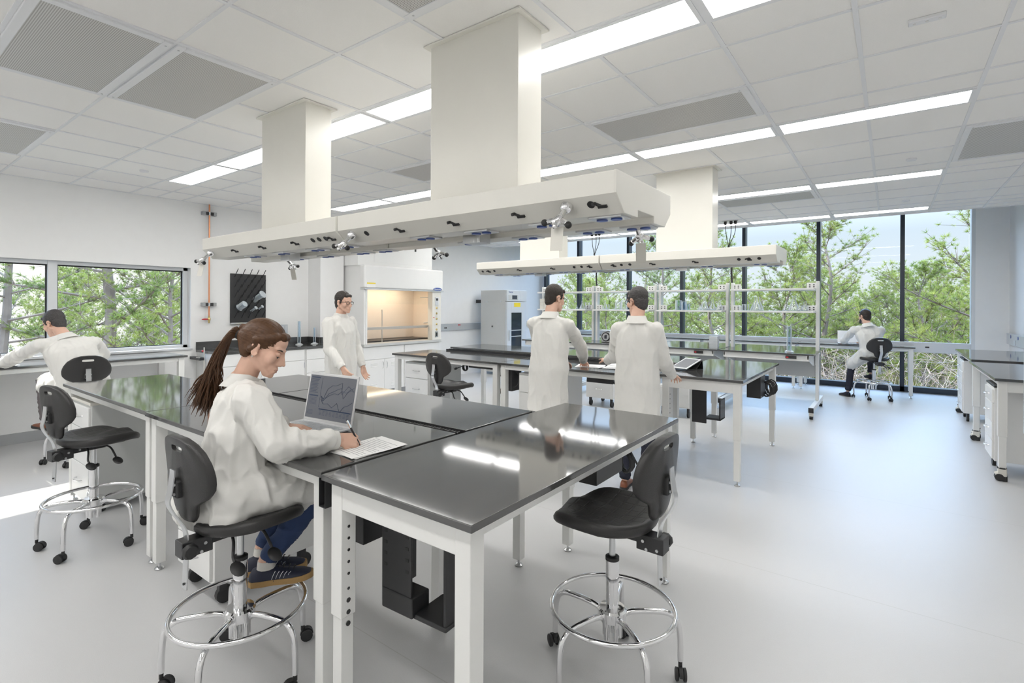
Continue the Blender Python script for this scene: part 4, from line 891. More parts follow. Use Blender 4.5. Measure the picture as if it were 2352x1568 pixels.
# steel-framed glass-door cabinet cut by the right edge
t = thing('glass_door_cabinet', 'steel-framed glass cabinet with grey bar handle, cut by the right edge', 'cabinet', (.85, 5.31, 0))
MB().box(0, .03, -.02, .02, .60, 1.48).box(.57, .60, -.02, .02, .60, 1.48).box(.03, .57, -.02, .02, .60, .63).box(.03, .57, -.02, .02, 1.45, 1.48).build('door_frame', 'steel', t, bevel=.003)
MB().box(.03, .57, -.004, .004, .63, 1.45).build('door_glass', 'pane', t); MB().box(.02, .62, .03, .5, .58, 1.50).build('body', 'aluminium', t, bevel=.004)
MB().tube([(.012, -.02, .98), (-.03, -.05, .98), (-.03, -.05, .80), (.012, -.02, .80)], .006, 8).build('handle', 'steel', t)
for x in (.08, .56):
    for y in (.08, .45): MB().box(x - .02, x + .02, y - .02, y + .02, 0, .59).build('leg', 'steel', t)
# ================================================================ people
V = Vector
def bake(mb, name, m, parent, base, voxel, it=3, fac=.5, fold=None, crease=None):
    me = bpy.data.meshes.new(name); me.from_pydata([tuple(V(v) - base) for v in mb.v], [], mb.f)
    bm = bmesh.new(); bm.from_mesh(me); bmesh.ops.recalc_face_normals(bm, faces=bm.faces[:]); bm.to_mesh(me); bm.free()
    tmp = bpy.data.objects.new(name + '_tmp', me); COL.objects.link(tmp)
    r = tmp.modifiers.new('r', 'REMESH'); r.mode = 'VOXEL'; r.voxel_size = voxel
    if it: s = tmp.modifiers.new('s', 'SMOOTH'); s.factor = fac; s.iterations = it
    bpy.context.view_layer.update(); dg = bpy.context.evaluated_depsgraph_get()
    nm = bpy.data.meshes.new_from_object(tmp.evaluated_get(dg)); bpy.data.objects.remove(tmp)
    if fold:
        nv = [v.normal.copy() for v in nm.vertices]
        for v, n in zip(nm.vertices, nv): v.co += n*fold(v.co + base, n)
    nm.materials.clear(); nm.materials.append(M[m]); nm.polygons.foreach_set('use_smooth', [True]*len(nm.polygons))
    nm.name = name; o = bpy.data.objects.new(name, nm); COL.objects.link(o)
    if parent: o.parent = parent
    else: o.location = base
    return o
def frame_of(f, up=V((0, 0, 1)), roll=0.):
    f = V(f).normalized(); x = f.cross(up).normalized(); z = x.cross(f)
    m = Matrix((x, f, z)).transposed()
    return m @ Matrix.Rotation(roll, 3, 'Y')
def head_shape(mb, C, Rm, s=1., fem=False):
    T = lambda x, y, z: C + Rm @ V((x, y, z))*s
    E = lambda c, r, rot=None: mb.ell(T(*c), [q*s for q in r], Rm @ rot if rot else Rm, 20, 14)
    K = lambda a, ra, b, rb: mb.cap(T(*a), ra*s, T(*b), rb*s, 12)
    E((0, -.012, .036), (.074, .096, .084)); E((0, .022, -.02), (.061, .070, .080)); E((0, .045, .045), (.055, .045, .05))
    jw = .046 if fem else .052
    for q in (-1, 1):
        K((q*jw, .0, -.05), .020, (q*.012, .074, -.098), .014); E((q*.040, .058, -.022), (.026, .026, .028))
        K((q*.044, .070, .026), .010, (q*.014, .086, .022), .009)
        E((q*.073, -.008, -.008), (.006, .014, .026), Matrix.Rotation(.25, 3, 'X'))
        for a0 in range(9):
            t0, t1 = [math.radians(-60 + 33*(a0 + d)) for d in (0, 1)]; e0, e1 = [(q*(.077 + .003*math.cos(t)), -.009 - .017*math.cos(t)*-1 - .006*math.sin(t), -.008 + .030*math.sin(t)) for t in (t0 + PI*.5, t1 + PI*.5)]; K(e0, .0046, e1, .0046)
        K((q*.075, .0, -.036), .006, (q*.074, .004, -.030), .006)
        K((q*.010, .086, -.040), .0085, (q*.004, .102, -.041), .0085)
    K((0, .064, -.092), .024, (0, .083, -.098), .015 if fem else .019)
    K((0, .084, .024), .0085, (0, .098, -.006), .0085); K((0, .098, -.006), .0085, (0, .1165, -.034), .0078); K((0, .078, .004), .0145, (0, .094, -.032), .0140); K((0, .088, -.008), .010, (0, .104, -.034), .0105)
    E((0, .076, -.062), (.030, .018, .024)); K((-.015, .0925, -.064), .0078, (.015, .0925, -.064), .0078); K((-.012, .0925, -.0755), .0085, (.012, .0925, -.0755), .0085); E((0, .084, -.084), (.02, .012, .012))
def hand(mb, W, d, n, thumb, curl=.6, s=1., spread=.06, curls=None):
    d = V(d).normalized(); n = V(n); n = (n - d*n.dot(d)).normalized(); t = d.cross(n)*thumb
    Ks = []
    for i in range(4):
        o = (1.5 - i)*.0195*s; k = W + d*(.088 - .004*abs(i - 1.2))*s + t*o - n*.002; Ks.append(k)
        mb.cap(W + t*o*.65 + d*.01, .0155*s, k, .0115*s, 10)
        c = (curls[i] if curls else curl); fd = (d + t*(1.5 - i)*spread).normalized(); p = k; a = 0; ax = n
        for j, L in enumerate((.044, .027, .021)):
            a += c*(.8 if j == 0 else 1.0); L *= s*(.95, 1.06, 1., .8)[i]; q = p + (fd*math.cos(a) + n*math.sin(a))*L
            mb.cap(p, (.0092, .0083, .0075)[j]*s, q, (.0083, .0075, .0066)[j]*s, 8); p = q
    b = W + d*.028*s + t*.026*s; mb.cap(W + t*.012*s + d*.01*s, .016*s, b, .014*s, 8); p = b
    for L, r0, (x, y, z) in ((.036, .0125, (.72, .62, .30)), (.030, .0105, (.86, .30, .42)), (.024, .0092, (.9, .05, .45))):
        q = p + (d*x + t*y + n*z).normalized()*L*s; mb.cap(p, r0*s, q, r0*s*.86, 8); p = q
    return Ks
def folds(seed, amp, fx, fz, hem=None):
    o = V((seed*3.1, seed*1.7, seed*.9))
    def f(p, n):
        w = V((noise.noise(p*5 + o), noise.noise(p*5 - o), noise.noise(p*4 + o*2)))*.35
        a = noise.noise(V((p.x*fx, p.y*fx, p.z*fz)) + o + w); b = noise.noise(V((p.x*fx*1.8 + p.z*4, p.y*fx*1.8 - p.z*3, p.z*fz*2.0)) + o + w); c = noise.noise(p*4.5 + o)
        return amp*(-.6 + c*.35 + 1.3*(1 - min(1, abs(a)*2.6))**1.4 + .5*(1 - min(1, abs(b)*3))**1.6)
    return f
def ring(c, x, y, rx, ry, n=26, p=.85):
    return [c + x*rx*math.copysign(abs(math.cos(2*PI*i/n))**p, math.cos(2*PI*i/n)) + y*ry*math.copysign(abs(math.sin(2*PI*i/n))**p, math.sin(2*PI*i/n)) for i in range(n)]
def shoe(name, lab, heel, toe, m, parent, base, sole='rubber', h=.085):
    heel, toe = V(heel), V(toe); d = toe - heel; L = d.length; f = d.normalized(); x = f.cross(V((0, 0, 1))).normalized(); z = x.cross(f)
    rings = []
    for u, w_, hh in ((0, .018, .05), (.06, .030, .075), (.18, .034, h), (.34, .034, h*.95), (.5, .039, .062), (.68, .046, .048), (.85, .042, .04), (.96, .026, .032), (1.0, .010, .02)):
        c = heel + f*L*u; rings.append([c + x*w_*math.cos(a) + z*(.022 + (hh - .022)*max(0, math.sin(a))**.7 if math.sin(a) > 0 else .018) for a in [2*PI*i/16 for i in range(16)]])
    mb = MB().loft(rings); mb.v = [tuple(V(v) - base) for v in mb.v]; o = mb.build(name, m, parent, ang=70)
    sr = []
    for u, w_ in ((-.02, .014), (.04, .032), (.2, .037), (.4, .035), (.6, .044), (.75, .050), (.9, .042), (1.0, .02), (1.02, .006)):
        c = heel + f*L*u; sr.append([c + x*sx_*w_ + z*sz for sx_, sz in ((-1, 0), (1, 0), (1.04, .012), (1, .025), (-1, .025), (-1.04, .012))])
    sb = MB().loft(sr); sb.v = [tuple(V(v) - base) for v in sb.v]; sb.build('sole', sole, o)
    if lab: o['label'] = lab
    return o
def hair_short(C, Rm, s, m, parent, base, seed=1, top=.006):
    T = lambda x, y, z: C + Rm @ V((x, y, z))*s
    h = MB().ell(T(0, -.022, .050), [.0785*s, (.0975 + top*.3)*s, (.083 + top)*s], Rm, 24, 16).ell(T(0, -.052, .0), [.068*s, .060*s, .072*s], Rm, 20, 12).ell(T(0, -.06, -.04), [.054*s, .045*s, .05*s], Rm, 18, 10)
    for q in (-1, 1): h.cap(T(q*.070, .022, .035), .012*s, T(q*.071, .018, -.004), .007*s, 10)
    h.cap(T(-.03, .062, .082), .022*s, T(.03, .062, .082), .022*s, 10)
    inv = Rm.transposed()
    def f(p, n):
        q = inv @ (p - C); return .0022*noise.noise(V((q.x*260, q.y*60, q.z*90)) + V((seed, 0, 0))) + .0018*noise.noise(q*70)
    return bake(h, 'hair', m, parent, base, .0042, 1, .4, f)
def glasses(C, Rm, s, parent, base, m='black_plastic'):
    T = lambda x, y, z: C + Rm @ V((x, y, z))*s - base
    g = MB()
    for q in (-1, 1):
        g.tube([T(q*.033 + .027*math.cos(a), .098 - .012*abs(math.sin(0)) - .10*max(0, abs(q*.033 + .027*math.cos(a)) - .03)*.6, .004 + .018*math.sin(a)) for a in [2*PI*i/18 for i in range(18)]], .0022*s, 6, closed=True)
        g.tube([T(q*.060, .092, .010), T(q*.076, .06, .012), T(q*.078, -.005, .012), T(q*.076, -.03, -.006)], .0024*s, 6)
    g.tube([T(-.008, .100, .006), T(0, .104, .008), T(.008, .100, .006)], .0022*s, 6)
    o = g.build('eyeglasses', m, parent)
    for q in (-1, 1): MB().add([T(q*.033 + .026*math.cos(a), .097, .004 + .017*math.sin(a)) for a in [2*PI*i/18 for i in range(18)]], [tuple(range(18))]).build('lens', 'pane', o)
    return o
def eyes(C, Rm, s, parent, base, lid=True):
    T = lambda x, y, z: C + Rm @ V((x, y, z))*s - base
    for q in (-1, 1):
        e_ = MB().ell(T(q*.0315, .0752, .0005), [.0120*s]*3, Rm, 14, 10).build('eye', 'plastic_white', parent); e_.data.materials[0] = M['eye_white']
        MB().ell(T(q*.0315, .0822, -.0095), [.0045*s, .0045*s, .0058*s], Rm, 12, 8).build('iris', 'dark_hair', e_)
        if lid: MB().ell(T(q*.0315, .0752, .0022), [.0139*s, .0137*s, .0125*s], Rm, 14, 10).build('eyelid', 'skin', parent)
        MB().tube([T(q*.0315 + .0145*u, .0895 - .008*u*u, -.0088 + .001*u*u) for u in (-1, -.6, -.2, .2, .6, 1)], [.0009*s, .0013*s, .0015*s, .0015*s, .0013*s, .0008*s], 6).build('eyelash', 'dark_hair', parent)
        MB().tube([T(q*(.0335 + .019*u), .0885 - .010*(u + .3)**2, .024 - .005*u*u + .002*u) for u in (-1, -.5, 0, .5, 1)], [.0022*s, .0030*s, .0030*s, .0024*s, .001*s], 6).build('eyebrow', 'dark_hair', parent)
mat('eye_white', (.75, .73, .70), .25)
def collar(parent, base, C, x, y, z, r0=.075, h=.05):
    rings = []
    for rr, hh in ((r0*1.32, -.030), (r0*1.14, h*.35), (r0*1.0, h*.8), (r0*.96, h*.78), (r0*.93, h*.3), (r0*.95, -.03)):
        rings.append([C + x*rr*math.cos(a) + y*rr*.92*math.sin(a) + z*(hh - .018*max(0, math.sin(a))) for a in [2*PI*i/28 for i in range(28)]])
    mb = MB().loft(rings, closed=True); mb.v = [tuple(V(v) - base) for v in mb.v]; mb.build('collar', 'coat', parent, ang=50)
def person(lab, base, J, st):
    base = V(base); J = {k: V(v) for k, v in J.items()}; Rh = frame_of(st['face'], roll=st.get('roll', 0)); s = st.get('hs', 1.0); C = J['head']
    mb = MB(); head_shape(mb, C, Rh, s, st.get('fem', False))
    nk = .048 if st.get('fem') else .056
    mb.chain([C + Rh @ V((0, -.018, -.06))*s, J['neck']], [nk*s, nk*1.08], 16)
    pel = (J['hipL'] + J['hipR'])/2; shc = (J['shL'] + J['shR'])/2
    mb.chain([J['neck'], shc*.6 + pel*.4, pel], [.06, .085, .09], 14); mb.chain([J['shL'], shc, J['shR']], [.045, .06, .045])
    for q in 'LR':
        mb.chain([J['sh' + q], J['el' + q], J['wr' + q]], [.042, .034, .025]); mb.chain([pel, J['hip' + q], J['kn' + q], J['an' + q]], [.085, .075, .05, .034])
        hd = st['hand' + q]; hand(mb, J['wr' + q], hd[0], hd[1], 1 if q == 'L' else -1, curls=hd[2] if len(hd) > 2 else (.35, .4, .45, .5), s=.92 if st.get('fem') else 1.0)
    vx = st.get('vox', .006)
    root = bake(mb, 'person', st.get('skin', 'skin'), None, base, vx, 2, .5); tag(root, lab, 'person')
    # trousers and shoes
    tr = MB()
    for q in 'LR':
        h_, k, a = J['hip' + q], J['kn' + q], J['an' + q]; cu = k.lerp(a, .93)
        tr.chain([pel, h_, k, k.lerp(a, .5), cu], [.085, .080, .064, .056, st.get('cuff', .052)], 14)
    bake(tr, 'trousers', st['trousers'], root, base, .010, 3, .5, folds(2, .006, 9, 16))
    for q in 'LR': shoe('shoe', None, st['foot' + q][0], st['foot' + q][1], st['shoe'], root, base, st.get('sole', 'rubber'))
    # lab coat
    ct = MB(); up = (shc - pel).normalized(); X = (J['shR'] - J['shL']).normalized(); Y = up.cross(X).normalized(); X = Y.cross(up).normalized()
    w_ = (J['shR'] - J['shL']).length/2; d_ = st.get('girth', 1.0); L = (shc - pel).length
    prof = [(-.12, .185*d_, .145*d_), (.1, .19*d_, .145*d_), (.35, .178*d_, .132*d_), (.6, .185*d_, .128*d_), (.80, w_*1.0, .120*d_), (.93, w_*.98, .105), (1.01, w_*.84, .092), (1.07, w_*.58, .082), (1.13, w_*.38, .072), (1.18, .066, .064)]
    if st['pose'] == 'stand':
        Z = V((0, 0, 1)); hz = st['hem']; Xh = V((X.x, X.y, 0)).normalized(); Yh = Z.cross(Xh); rr = []
        for u, a, b in ((0, .200, .155), (.3, .194, .150), (.65, .188, .145), (1, .187, .143)): rr.append(ring(V((pel.x, pel.y, hz + (pel.z - hz)*u)) + Yh*st.get('hemy', 0)*(1 - u), Xh, Yh, a*d_, b*d_))
        ct.loft(rr + [ring(pel.lerp(shc, t_), X, Y, a, b) for t_, a, b in prof[1:]])
    else:
        ct.loft([ring(pel.lerp(shc, t_), X, Y, a, b) for t_, a, b in prof])
        for q in 'LR':
            h_, k = J['hip' + q], J['kn' + q]; kk = h_.lerp(k, st.get('skirt', .92)); ct.chain([pel, h_, h_.lerp(k, .5), kk], [.13, .125, .108, .092], 16)
        ct.chain([J['hipL'].lerp(J['knL'], .45), J['hipR'].lerp(J['knR'], .45)], [.10, .10], 14)
        ct.ell(pel + V((0, 0, -.03)), (.20*d_, .175*d_, .085), None, 24, 12)
        for a, ra, b, rb in st.get('drape', ()): ct.cap(V(a), ra, V(b), rb, 14)
    for q in 'LR': ct.cap(J['neck'] - up*.035, .058, J['sh' + q].lerp(shc, .12) - up*.004, .060, 14)
    sl = st.get('sleeve', (.066, .060, .047))
    for q in 'LR':
        e_, wv = J['el' + q], J['wr' + q]; c = e_.lerp(wv, .80); ct.chain([J['sh' + q].lerp(shc, .12), J['sh' + q], J['sh' + q].lerp(e_, .5), e_, e_.lerp(wv, .55), c], [sl[0]*.95, sl[0], (sl[0] + sl[1])/2*1.02, sl[1], (sl[1] + sl[2])/2*1.04, sl[2]], 16)
    fo = folds(st.get('seed', 1), st.get('fold', .011), *st.get('ff', (9, 2.0)))
    coat = bake(ct, 'lab_coat', 'coat', root, base, st.get('cvox', .010), 4, .5, fo)
    collar(coat, base, J['neck'].lerp(C, -.06), X, Y, (C - J['neck']).normalized(), .074*s if not st.get('fem') else .066)
    for q in 'LR':
        e_, wv = J['el' + q], J['wr' + q]; MB().tube([e_.lerp(wv, u) - base for u in (.80, .86, .96, .985, .97)], [sl[2]*.94, sl[2]*.98, sl[2]*.93, sl[2]*.88, sl[2]*.7], 16).build('cuff', 'coat', coat)
    return root, C, Rh, s, base, coat
# --- the writing woman
B = V((-2.27, 1.03, 0)); face_w = (.68, .66, -.45)
WJ = dict(head=(-2.238, 1.165, 1.408), neck=(-2.325, 1.12, 1.262), shL=(-2.455, 1.17, 1.195), shR=(-2.165, 1.07, 1.195), elL=(-2.53, 1.29, 1.02), elR=(-2.035, 1.125, 1.015), wrL=(-2.435, 1.385, .99), wrR=(-1.985, 1.375, .998),
          hipL=(-2.37, 1.05, .80), hipR=(-2.205, 1.03, .80), knL=(-2.33, 1.43, .775), knR=(-2.14, 1.42, .765), anL=(-2.42, 1.26, .44), anR=(-2.30, 1.215, .43))
root, C, Rh, s, B, coat = person('seated woman with a brown ponytail and white lab coat, writing by laptop', B, WJ, dict(face=face_w, roll=-.10, hs=.97, fem=True, skin='skin', vox=.0042, cvox=.0075, pose='sit', trousers='denim', shoe='sneaker', sole='gum', girth=.92,
    handR=((.28, .93, -.22), (-.80, .1, -.55), (.75, .85, .9, .95)), handL=((.75, .62, -.12), (.05, .0, -1), (.3, .3, .35, .4)), footR=((-2.345, 1.165, .317), (-2.165, 1.365, .338)), footL=((-2.455, 1.20, .317), (-2.275, 1.40, .335)),
    fold=.0125, ff=(9, 4.5), seed=4, sleeve=(.074, .070, .045), skirt=.90, cuff=.046, drape=(((-2.44, .93, .78), .07, (-2.33, .93, .76), .09), ((-2.3, .95, .74), .08, (-2.17, 1.0, .74), .08), ((-2.17, 1.08, .78), .07, (-2.09, 1.33, .765), .055))))
eyes(C, Rh, s, root, B)
T = lambda x, y, z: C + Rh @ V((x, y, z))*s - B
MB().tube([T(-.021, .0935, -.069), T(-.008, .0990, -.0665), T(0, .0990, -.068), T(.008, .0990, -.0665), T(.021, .0935, -.069)], [.0015, .0032, .0036, .0032, .0015], 8).tube([T(-.017, .0955, -.0745), T(0, .0995, -.0758), T(.017, .0955, -.0745)], [.0015, .0040, .0015], 8).build('lips', 'lips', root)
MB().ell(T(.080, -.004, -.043), [.0035]*3, None, 10, 8).build('earring', 'chrome', root)
# hair drawn back from the forehead to the tie
h = MB(); A = lambda x, y, z: C + Rh @ V((x, y, z))*s
h.ell(A(0, -.020, .044), [.0805*s, .099*s, .088*s], Rh, 26, 18).ell(A(0, -.06, .03), [.072*s, .062*s, .075*s], Rh, 22, 14).ell(A(0, -.040, .0), [.069*s, .052*s, .055*s], Rh, 20, 12)
for q in (-1, 1): h.cap(A(q*.050, .042, .070), .021*s, A(q*.066, -.02, .03), .026*s, 12).cap(A(q*.067, .012, .035), .011*s, A(q*.068, -.03, -.02), .015*s, 12).cap(A(q*.04, -.05, -.04), .026*s, A(q*.02, -.095, .02), .03*s, 12)
h.cap(A(-.025, .062, .078), .022*s, A(.025, .062, .078), .022*s, 12).cap(A(0, -.09, .03), .035*s, A(0, -.118, .045), .020*s, 14)
inv = Rh.transposed()
def hf(p, n):
    q = inv @ (p - C); a = math.atan2(q.x, q.z - .02); return .0018*noise.noise(V((a*26, q.y*10, 3.3))) + .0010*noise.noise(V((a*70, q.y*16, 1.1)))
hair = bake(h, 'hair', 'brown_hair', root, B, .0036, 1, .4, hf)
tie = A(0, -.122, .012)
MB().lathe([(.0, -.010), (.020, -.010), (.024, 0), (.020, .010), (0, .010)], tie - B, 16, Rh @ Matrix.Rotation(PI/2, 3, 'X')).build('hair_tie', 'black_plastic', hair)
rr = random.Random(3); pt = MB()
end = V((-2.515, 1.035, 1.135))
back = (Rh @ V((0, -1, .15))).normalized()
for k in range(330):
    a = rr.uniform(0, 2*PI); q = math.sqrt(rr.random()); off = (Rh @ V((1, 0, 0)))*math.cos(a)*.019*q + (Rh @ V((0, 0, 1)))*math.sin(a)*.019*q
    e_ = end + V((rr.gauss(0, .026), rr.gauss(0, .026), rr.gauss(0, .022))) + V((0, 0, rr.uniform(-.03, .07)))
    mid1 = tie + back*.045 + off*2.0 + V((0, 0, -.03)); mid2 = tie.lerp(end, .45) + back*.035 + off*2.6 + V((rr.gauss(0, .008), rr.gauss(0, .008), 0)); mid3 = tie.lerp(e_, .78) + back*.008 + off*1.5
    w0 = rr.uniform(.0018, .0034)
    pt.tube(smooth_path([tie + off*.6 - B, mid1 - B, mid2 - B, mid3 - B, e_ - B], 4), [w0*(1 if i < 12 else 1 - .8*(i - 12)/5) for i in range(17)], 5)
pt.build('ponytail', 'brown_hair', hair)['kind'] = 'stuff'
for o, q in zip([c for c in bpy.data.objects if c.parent == root and c.name.startswith('shoe')], 'LR'):
    heel, toe = (V((-2.455, 1.20, .317)), V((-2.275, 1.40, .335))) if q == 'L' else (V((-2.345, 1.165, .317)), V((-2.165, 1.365, .338)))
    d = (toe - heel); f_ = d.normalized(); x_ = f_.cross(V((0, 0, 1))); st_ = MB(); la = MB()
    for k in range(5):
        c = heel + f_*(.10 + .017*k) + x_*.037; st_.tube([c + V((0, 0, .030)) - B + x_*.002, c + f_*.006 + V((0, 0, .046)) - B, c + f_*.014 - x_*.006 + V((0, 0, .062 - .003*k)) - B], .0014, 5)
    for k in range(4):
        c = heel + f_*(.125 + .022*k); z = .079 - .0065*k; la.tube([c + x_*.02 + V((0, 0, z - .006)) - B, c + V((0, 0, z + .003)) - B, c - x_*.02 + V((0, 0, z - .006)) - B], .0025, 6)
    st_.build('side_stripes', 'plastic_white', o)['kind'] = 'stuff'; la.build('laces', 'black_plastic', o); o['label'] = 'dark trail shoe with gum sole'
    an = WJ['an' + q]; MB().tube([V(an) + V((0, 0, -.035)) - B, V(an) + V((0, 0, .0)) - B], [.040, .036], 14).build('sock', 'sock', root)
pen('black pen upright in the woman\'s writing hand', (-1.955, 1.470, .955), (-1.985, 1.418, 1.078))
# --- the man at the left window
Bm = V((-6.64, 1.59, 0))
root, C, Rh, s, B, coat = person('man in lab coat and glasses writing at the left window', Bm, dict(head=(-6.93, 1.42, 1.395), neck=(-6.80, 1.475, 1.265), shL=(-6.79, 1.275, 1.185), shR=(-6.74, 1.70, 1.19), elL=(-7.10, 1.09, 1.015), elR=(-7.02, 1.86, 1.03), wrL=(-7.40, 1.135, 1.0), wrR=(-7.30, 1.66, .99),
    hipL=(-6.63, 1.49, .80), hipR=(-6.62, 1.68, .80), knL=(-7.04, 1.36, .80), knR=(-7.05, 1.72, .80), anL=(-6.93, 1.36, .42), anR=(-6.90, 1.64, .42)), dict(face=(-.76, -.46, -.42), pose='sit', trousers='grey_cloth', shoe='brown_leather', girth=1.12,
    handL=((-.95, .15, -.15), (.1, .6, -.8), (.7, .8, .85, .9)), handR=((-.9, -.3, -.1), (0, 0, -1)), footL=((-6.86, 1.36, .317), (-7.12, 1.31, .325)), footR=((-6.86, 1.62, .317), (-7.12, 1.62, .325)), seed=7, fold=.0085, skirt=.8, drape=(((-6.62, 1.45, .76), .10, (-6.60, 1.72, .76), .10), ((-6.70, 1.42, .78), .10, (-6.92, 1.36, .76), .09))))
hair_short(C, Rh, s, 'grey_hair', root, B, 2, .010); glasses(C, Rh, s, root, B); eyes(C, Rh, s, root, B)
pen('dark pen in the hand of the man at left window', (-7.50, 1.115, .958), (-7.47, 1.10, 1.085))
# --- two standing men and the walking person
def standing(lab, x, y, rz, H, face, over, **k):
    q = H/1.78; Rz = Matrix.Rotation(rz, 3, 'Z'); W_ = lambda v: V((x, y, 0)) + Rz @ (V(v)*q)
    J = dict(head=(0, .035, 1.665), neck=(0, -.01, 1.515), shL=(-.19, -.015, 1.425), shR=(.19, -.015, 1.425), elL=(-.245, .0, 1.13), elR=(.245, .0, 1.13), wrL=(-.24, .12, .89), wrR=(.24, .12, .89), hipL=(-.09, 0, .93), hipR=(.09, 0, .93), knL=(-.10, .02, .50), knR=(.10, .02, .50), anL=(-.10, -.02, .10), anR=(.10, -.02, .10))
    J.update(over); J = {a: W_(b) for a, b in J.items()}
    st = dict(face=Rz @ V(face), pose='stand', hem=.60*q, trousers='navy_cloth', shoe='brown_leather', handL=((0, .3, -.95), (.95, .1, 0)), handR=((0, .3, -.95), (-.95, .1, 0)), hs=q**.5)
    for n_, a in (('L', -.10), ('R', .10)): st['foot' + n_] = (W_((a, -.07, .002)), W_((a*1.25, .19, .002)))
    for a, b in k.items(): st[a] = (Rz @ V(b[0]), Rz @ V(b[1])) + tuple(b[2:]) if a.startswith('hand') else b
    return person(lab, (x, y, 0), J, st)
r1 = standing('standing man with short dark hair leaning his hand on the bench, first of two', -2.64, 4.16, .28, 1.80, (.55, .78, -.22), dict(head=(.03, .10, 1.655), neck=(0, .04, 1.50), shL=(-.165, .03, 1.415), shR=(.175, .03, 1.40), elR=(.235, .33, 1.19), wrR=(.20, .60, 1.01), elL=(-.17, .30, 1.14), wrL=(-.02, .52, .99)), handR=((-.1, .95, -.25), (-.3, 0, -.95), (.7, .75, .8, .8)), handL=((.5, .85, -.1), (0, 0, -1)), seed=11, fold=.0085, hemy=-.03)
hair_short(*r1[1:3], r1[3], 'dark_hair', r1[0], r1[4], 4); glasses(r1[1], r1[2], r1[3], r1[0], r1[4])
r2 = standing('standing man gesturing with his left hand, second of two', -1.77, 4.22, .10, 1.755, (-.80, .55, -.12), dict(head=(-.02, .06, 1.665), shL=(-.17, -.015, 1.42), shR=(.17, -.015, 1.42), elL=(-.24, .12, 1.17), wrL=(-.40, .34, 1.09), elR=(.215, .08, 1.14), wrR=(.225, .33, .99)), handL=((-.60, .78, .1), (.1, .25, -.95), (.15, .2, .2, .25)), handR=((0, .95, -.2), (0, 0, -1)), seed=15, fold=.0085, skin='skin')
hair_short(*r2[1:3], r2[3], 'grey_hair', r2[0], r2[4], 5, .002); glasses(r2[1], r2[2], r2[3], r2[0], r2[4])
r3 = standing('person in white coat and dark goggles walking past the fume hood', -5.12, 3.58, -1.35, 1.74, (0, 1, -.1), dict(knL=(-.09, .14, .50), anL=(-.09, .22, .12), knR=(.09, -.02, .50), anR=(.09, -.22, .13), elR=(.25, .05, 1.14), wrR=(.25, .25, .93)), seed=19, footL=((-5.27 + .45, 3.75, .002), (-5.27 + .70, 3.80, .002)), footR=((-5.37, 3.52, .002), (-5.12, 3.56, .002)), handR=((0, .7, -.7), (-.9, 0, 0)))
hair_short(*r3[1:3], r3[3], 'dark_hair', r3[0], r3[4], 6); glasses(r3[1], r3[2], r3[3], r3[0], r3[4])
# --- the far man by the window wall
root, C, Rh, s, B, coat = person('far bearded man in lab coat seated at the window wall with laptop', (-.23, 10.96, 0), dict(head=(-.37, 11.06, 1.435), neck=(-.33, 11.0, 1.29), shL=(-.52, 10.96, 1.20), shR=(-.14, 11.10, 1.20), elL=(-.68, 11.16, 1.0), elR=(-.20, 11.36, 1.0), wrL=(-.70, 11.42, .945), wrR=(-.44, 11.50, .945),
    hipL=(-.32, 10.93, .80), hipR=(-.15, 11.0, .80), knL=(-.56, 11.08, .58), knR=(-.28, 11.42, .72), anL=(-.61, 10.98, .11), anR=(-.28, 11.22, .43)), dict(face=(-.66, .74, -.1), pose='sit', trousers='navy_cloth', shoe='navy_cloth', handL=((.05, .95, -.1), (0, 0, -1)), handR=((-.4, .9, -.1), (0, 0, -1)),
    footL=((-.58, 10.93, .002), (-.74, 11.12, .002)), footR=((-.26, 11.14, .317), (-.36, 11.38, .325)), seed=23, skirt=.95, drape=(((-.36, 10.92, .76), .09, (-.56, 11.04, .56), .085),)))
hair_short(C, Rh, s, 'dark_hair', root, B, 8)
MB().chain([C + Rh @ V((-.055, .02, -.055)) - B, C + Rh @ V((-.02, .085, -.10)) - B, C + Rh @ V((.02, .085, -.10)) - B, C + Rh @ V((.055, .02, -.055)) - B], [.02, .022, .022, .02]).build('beard', 'dark_hair', root)
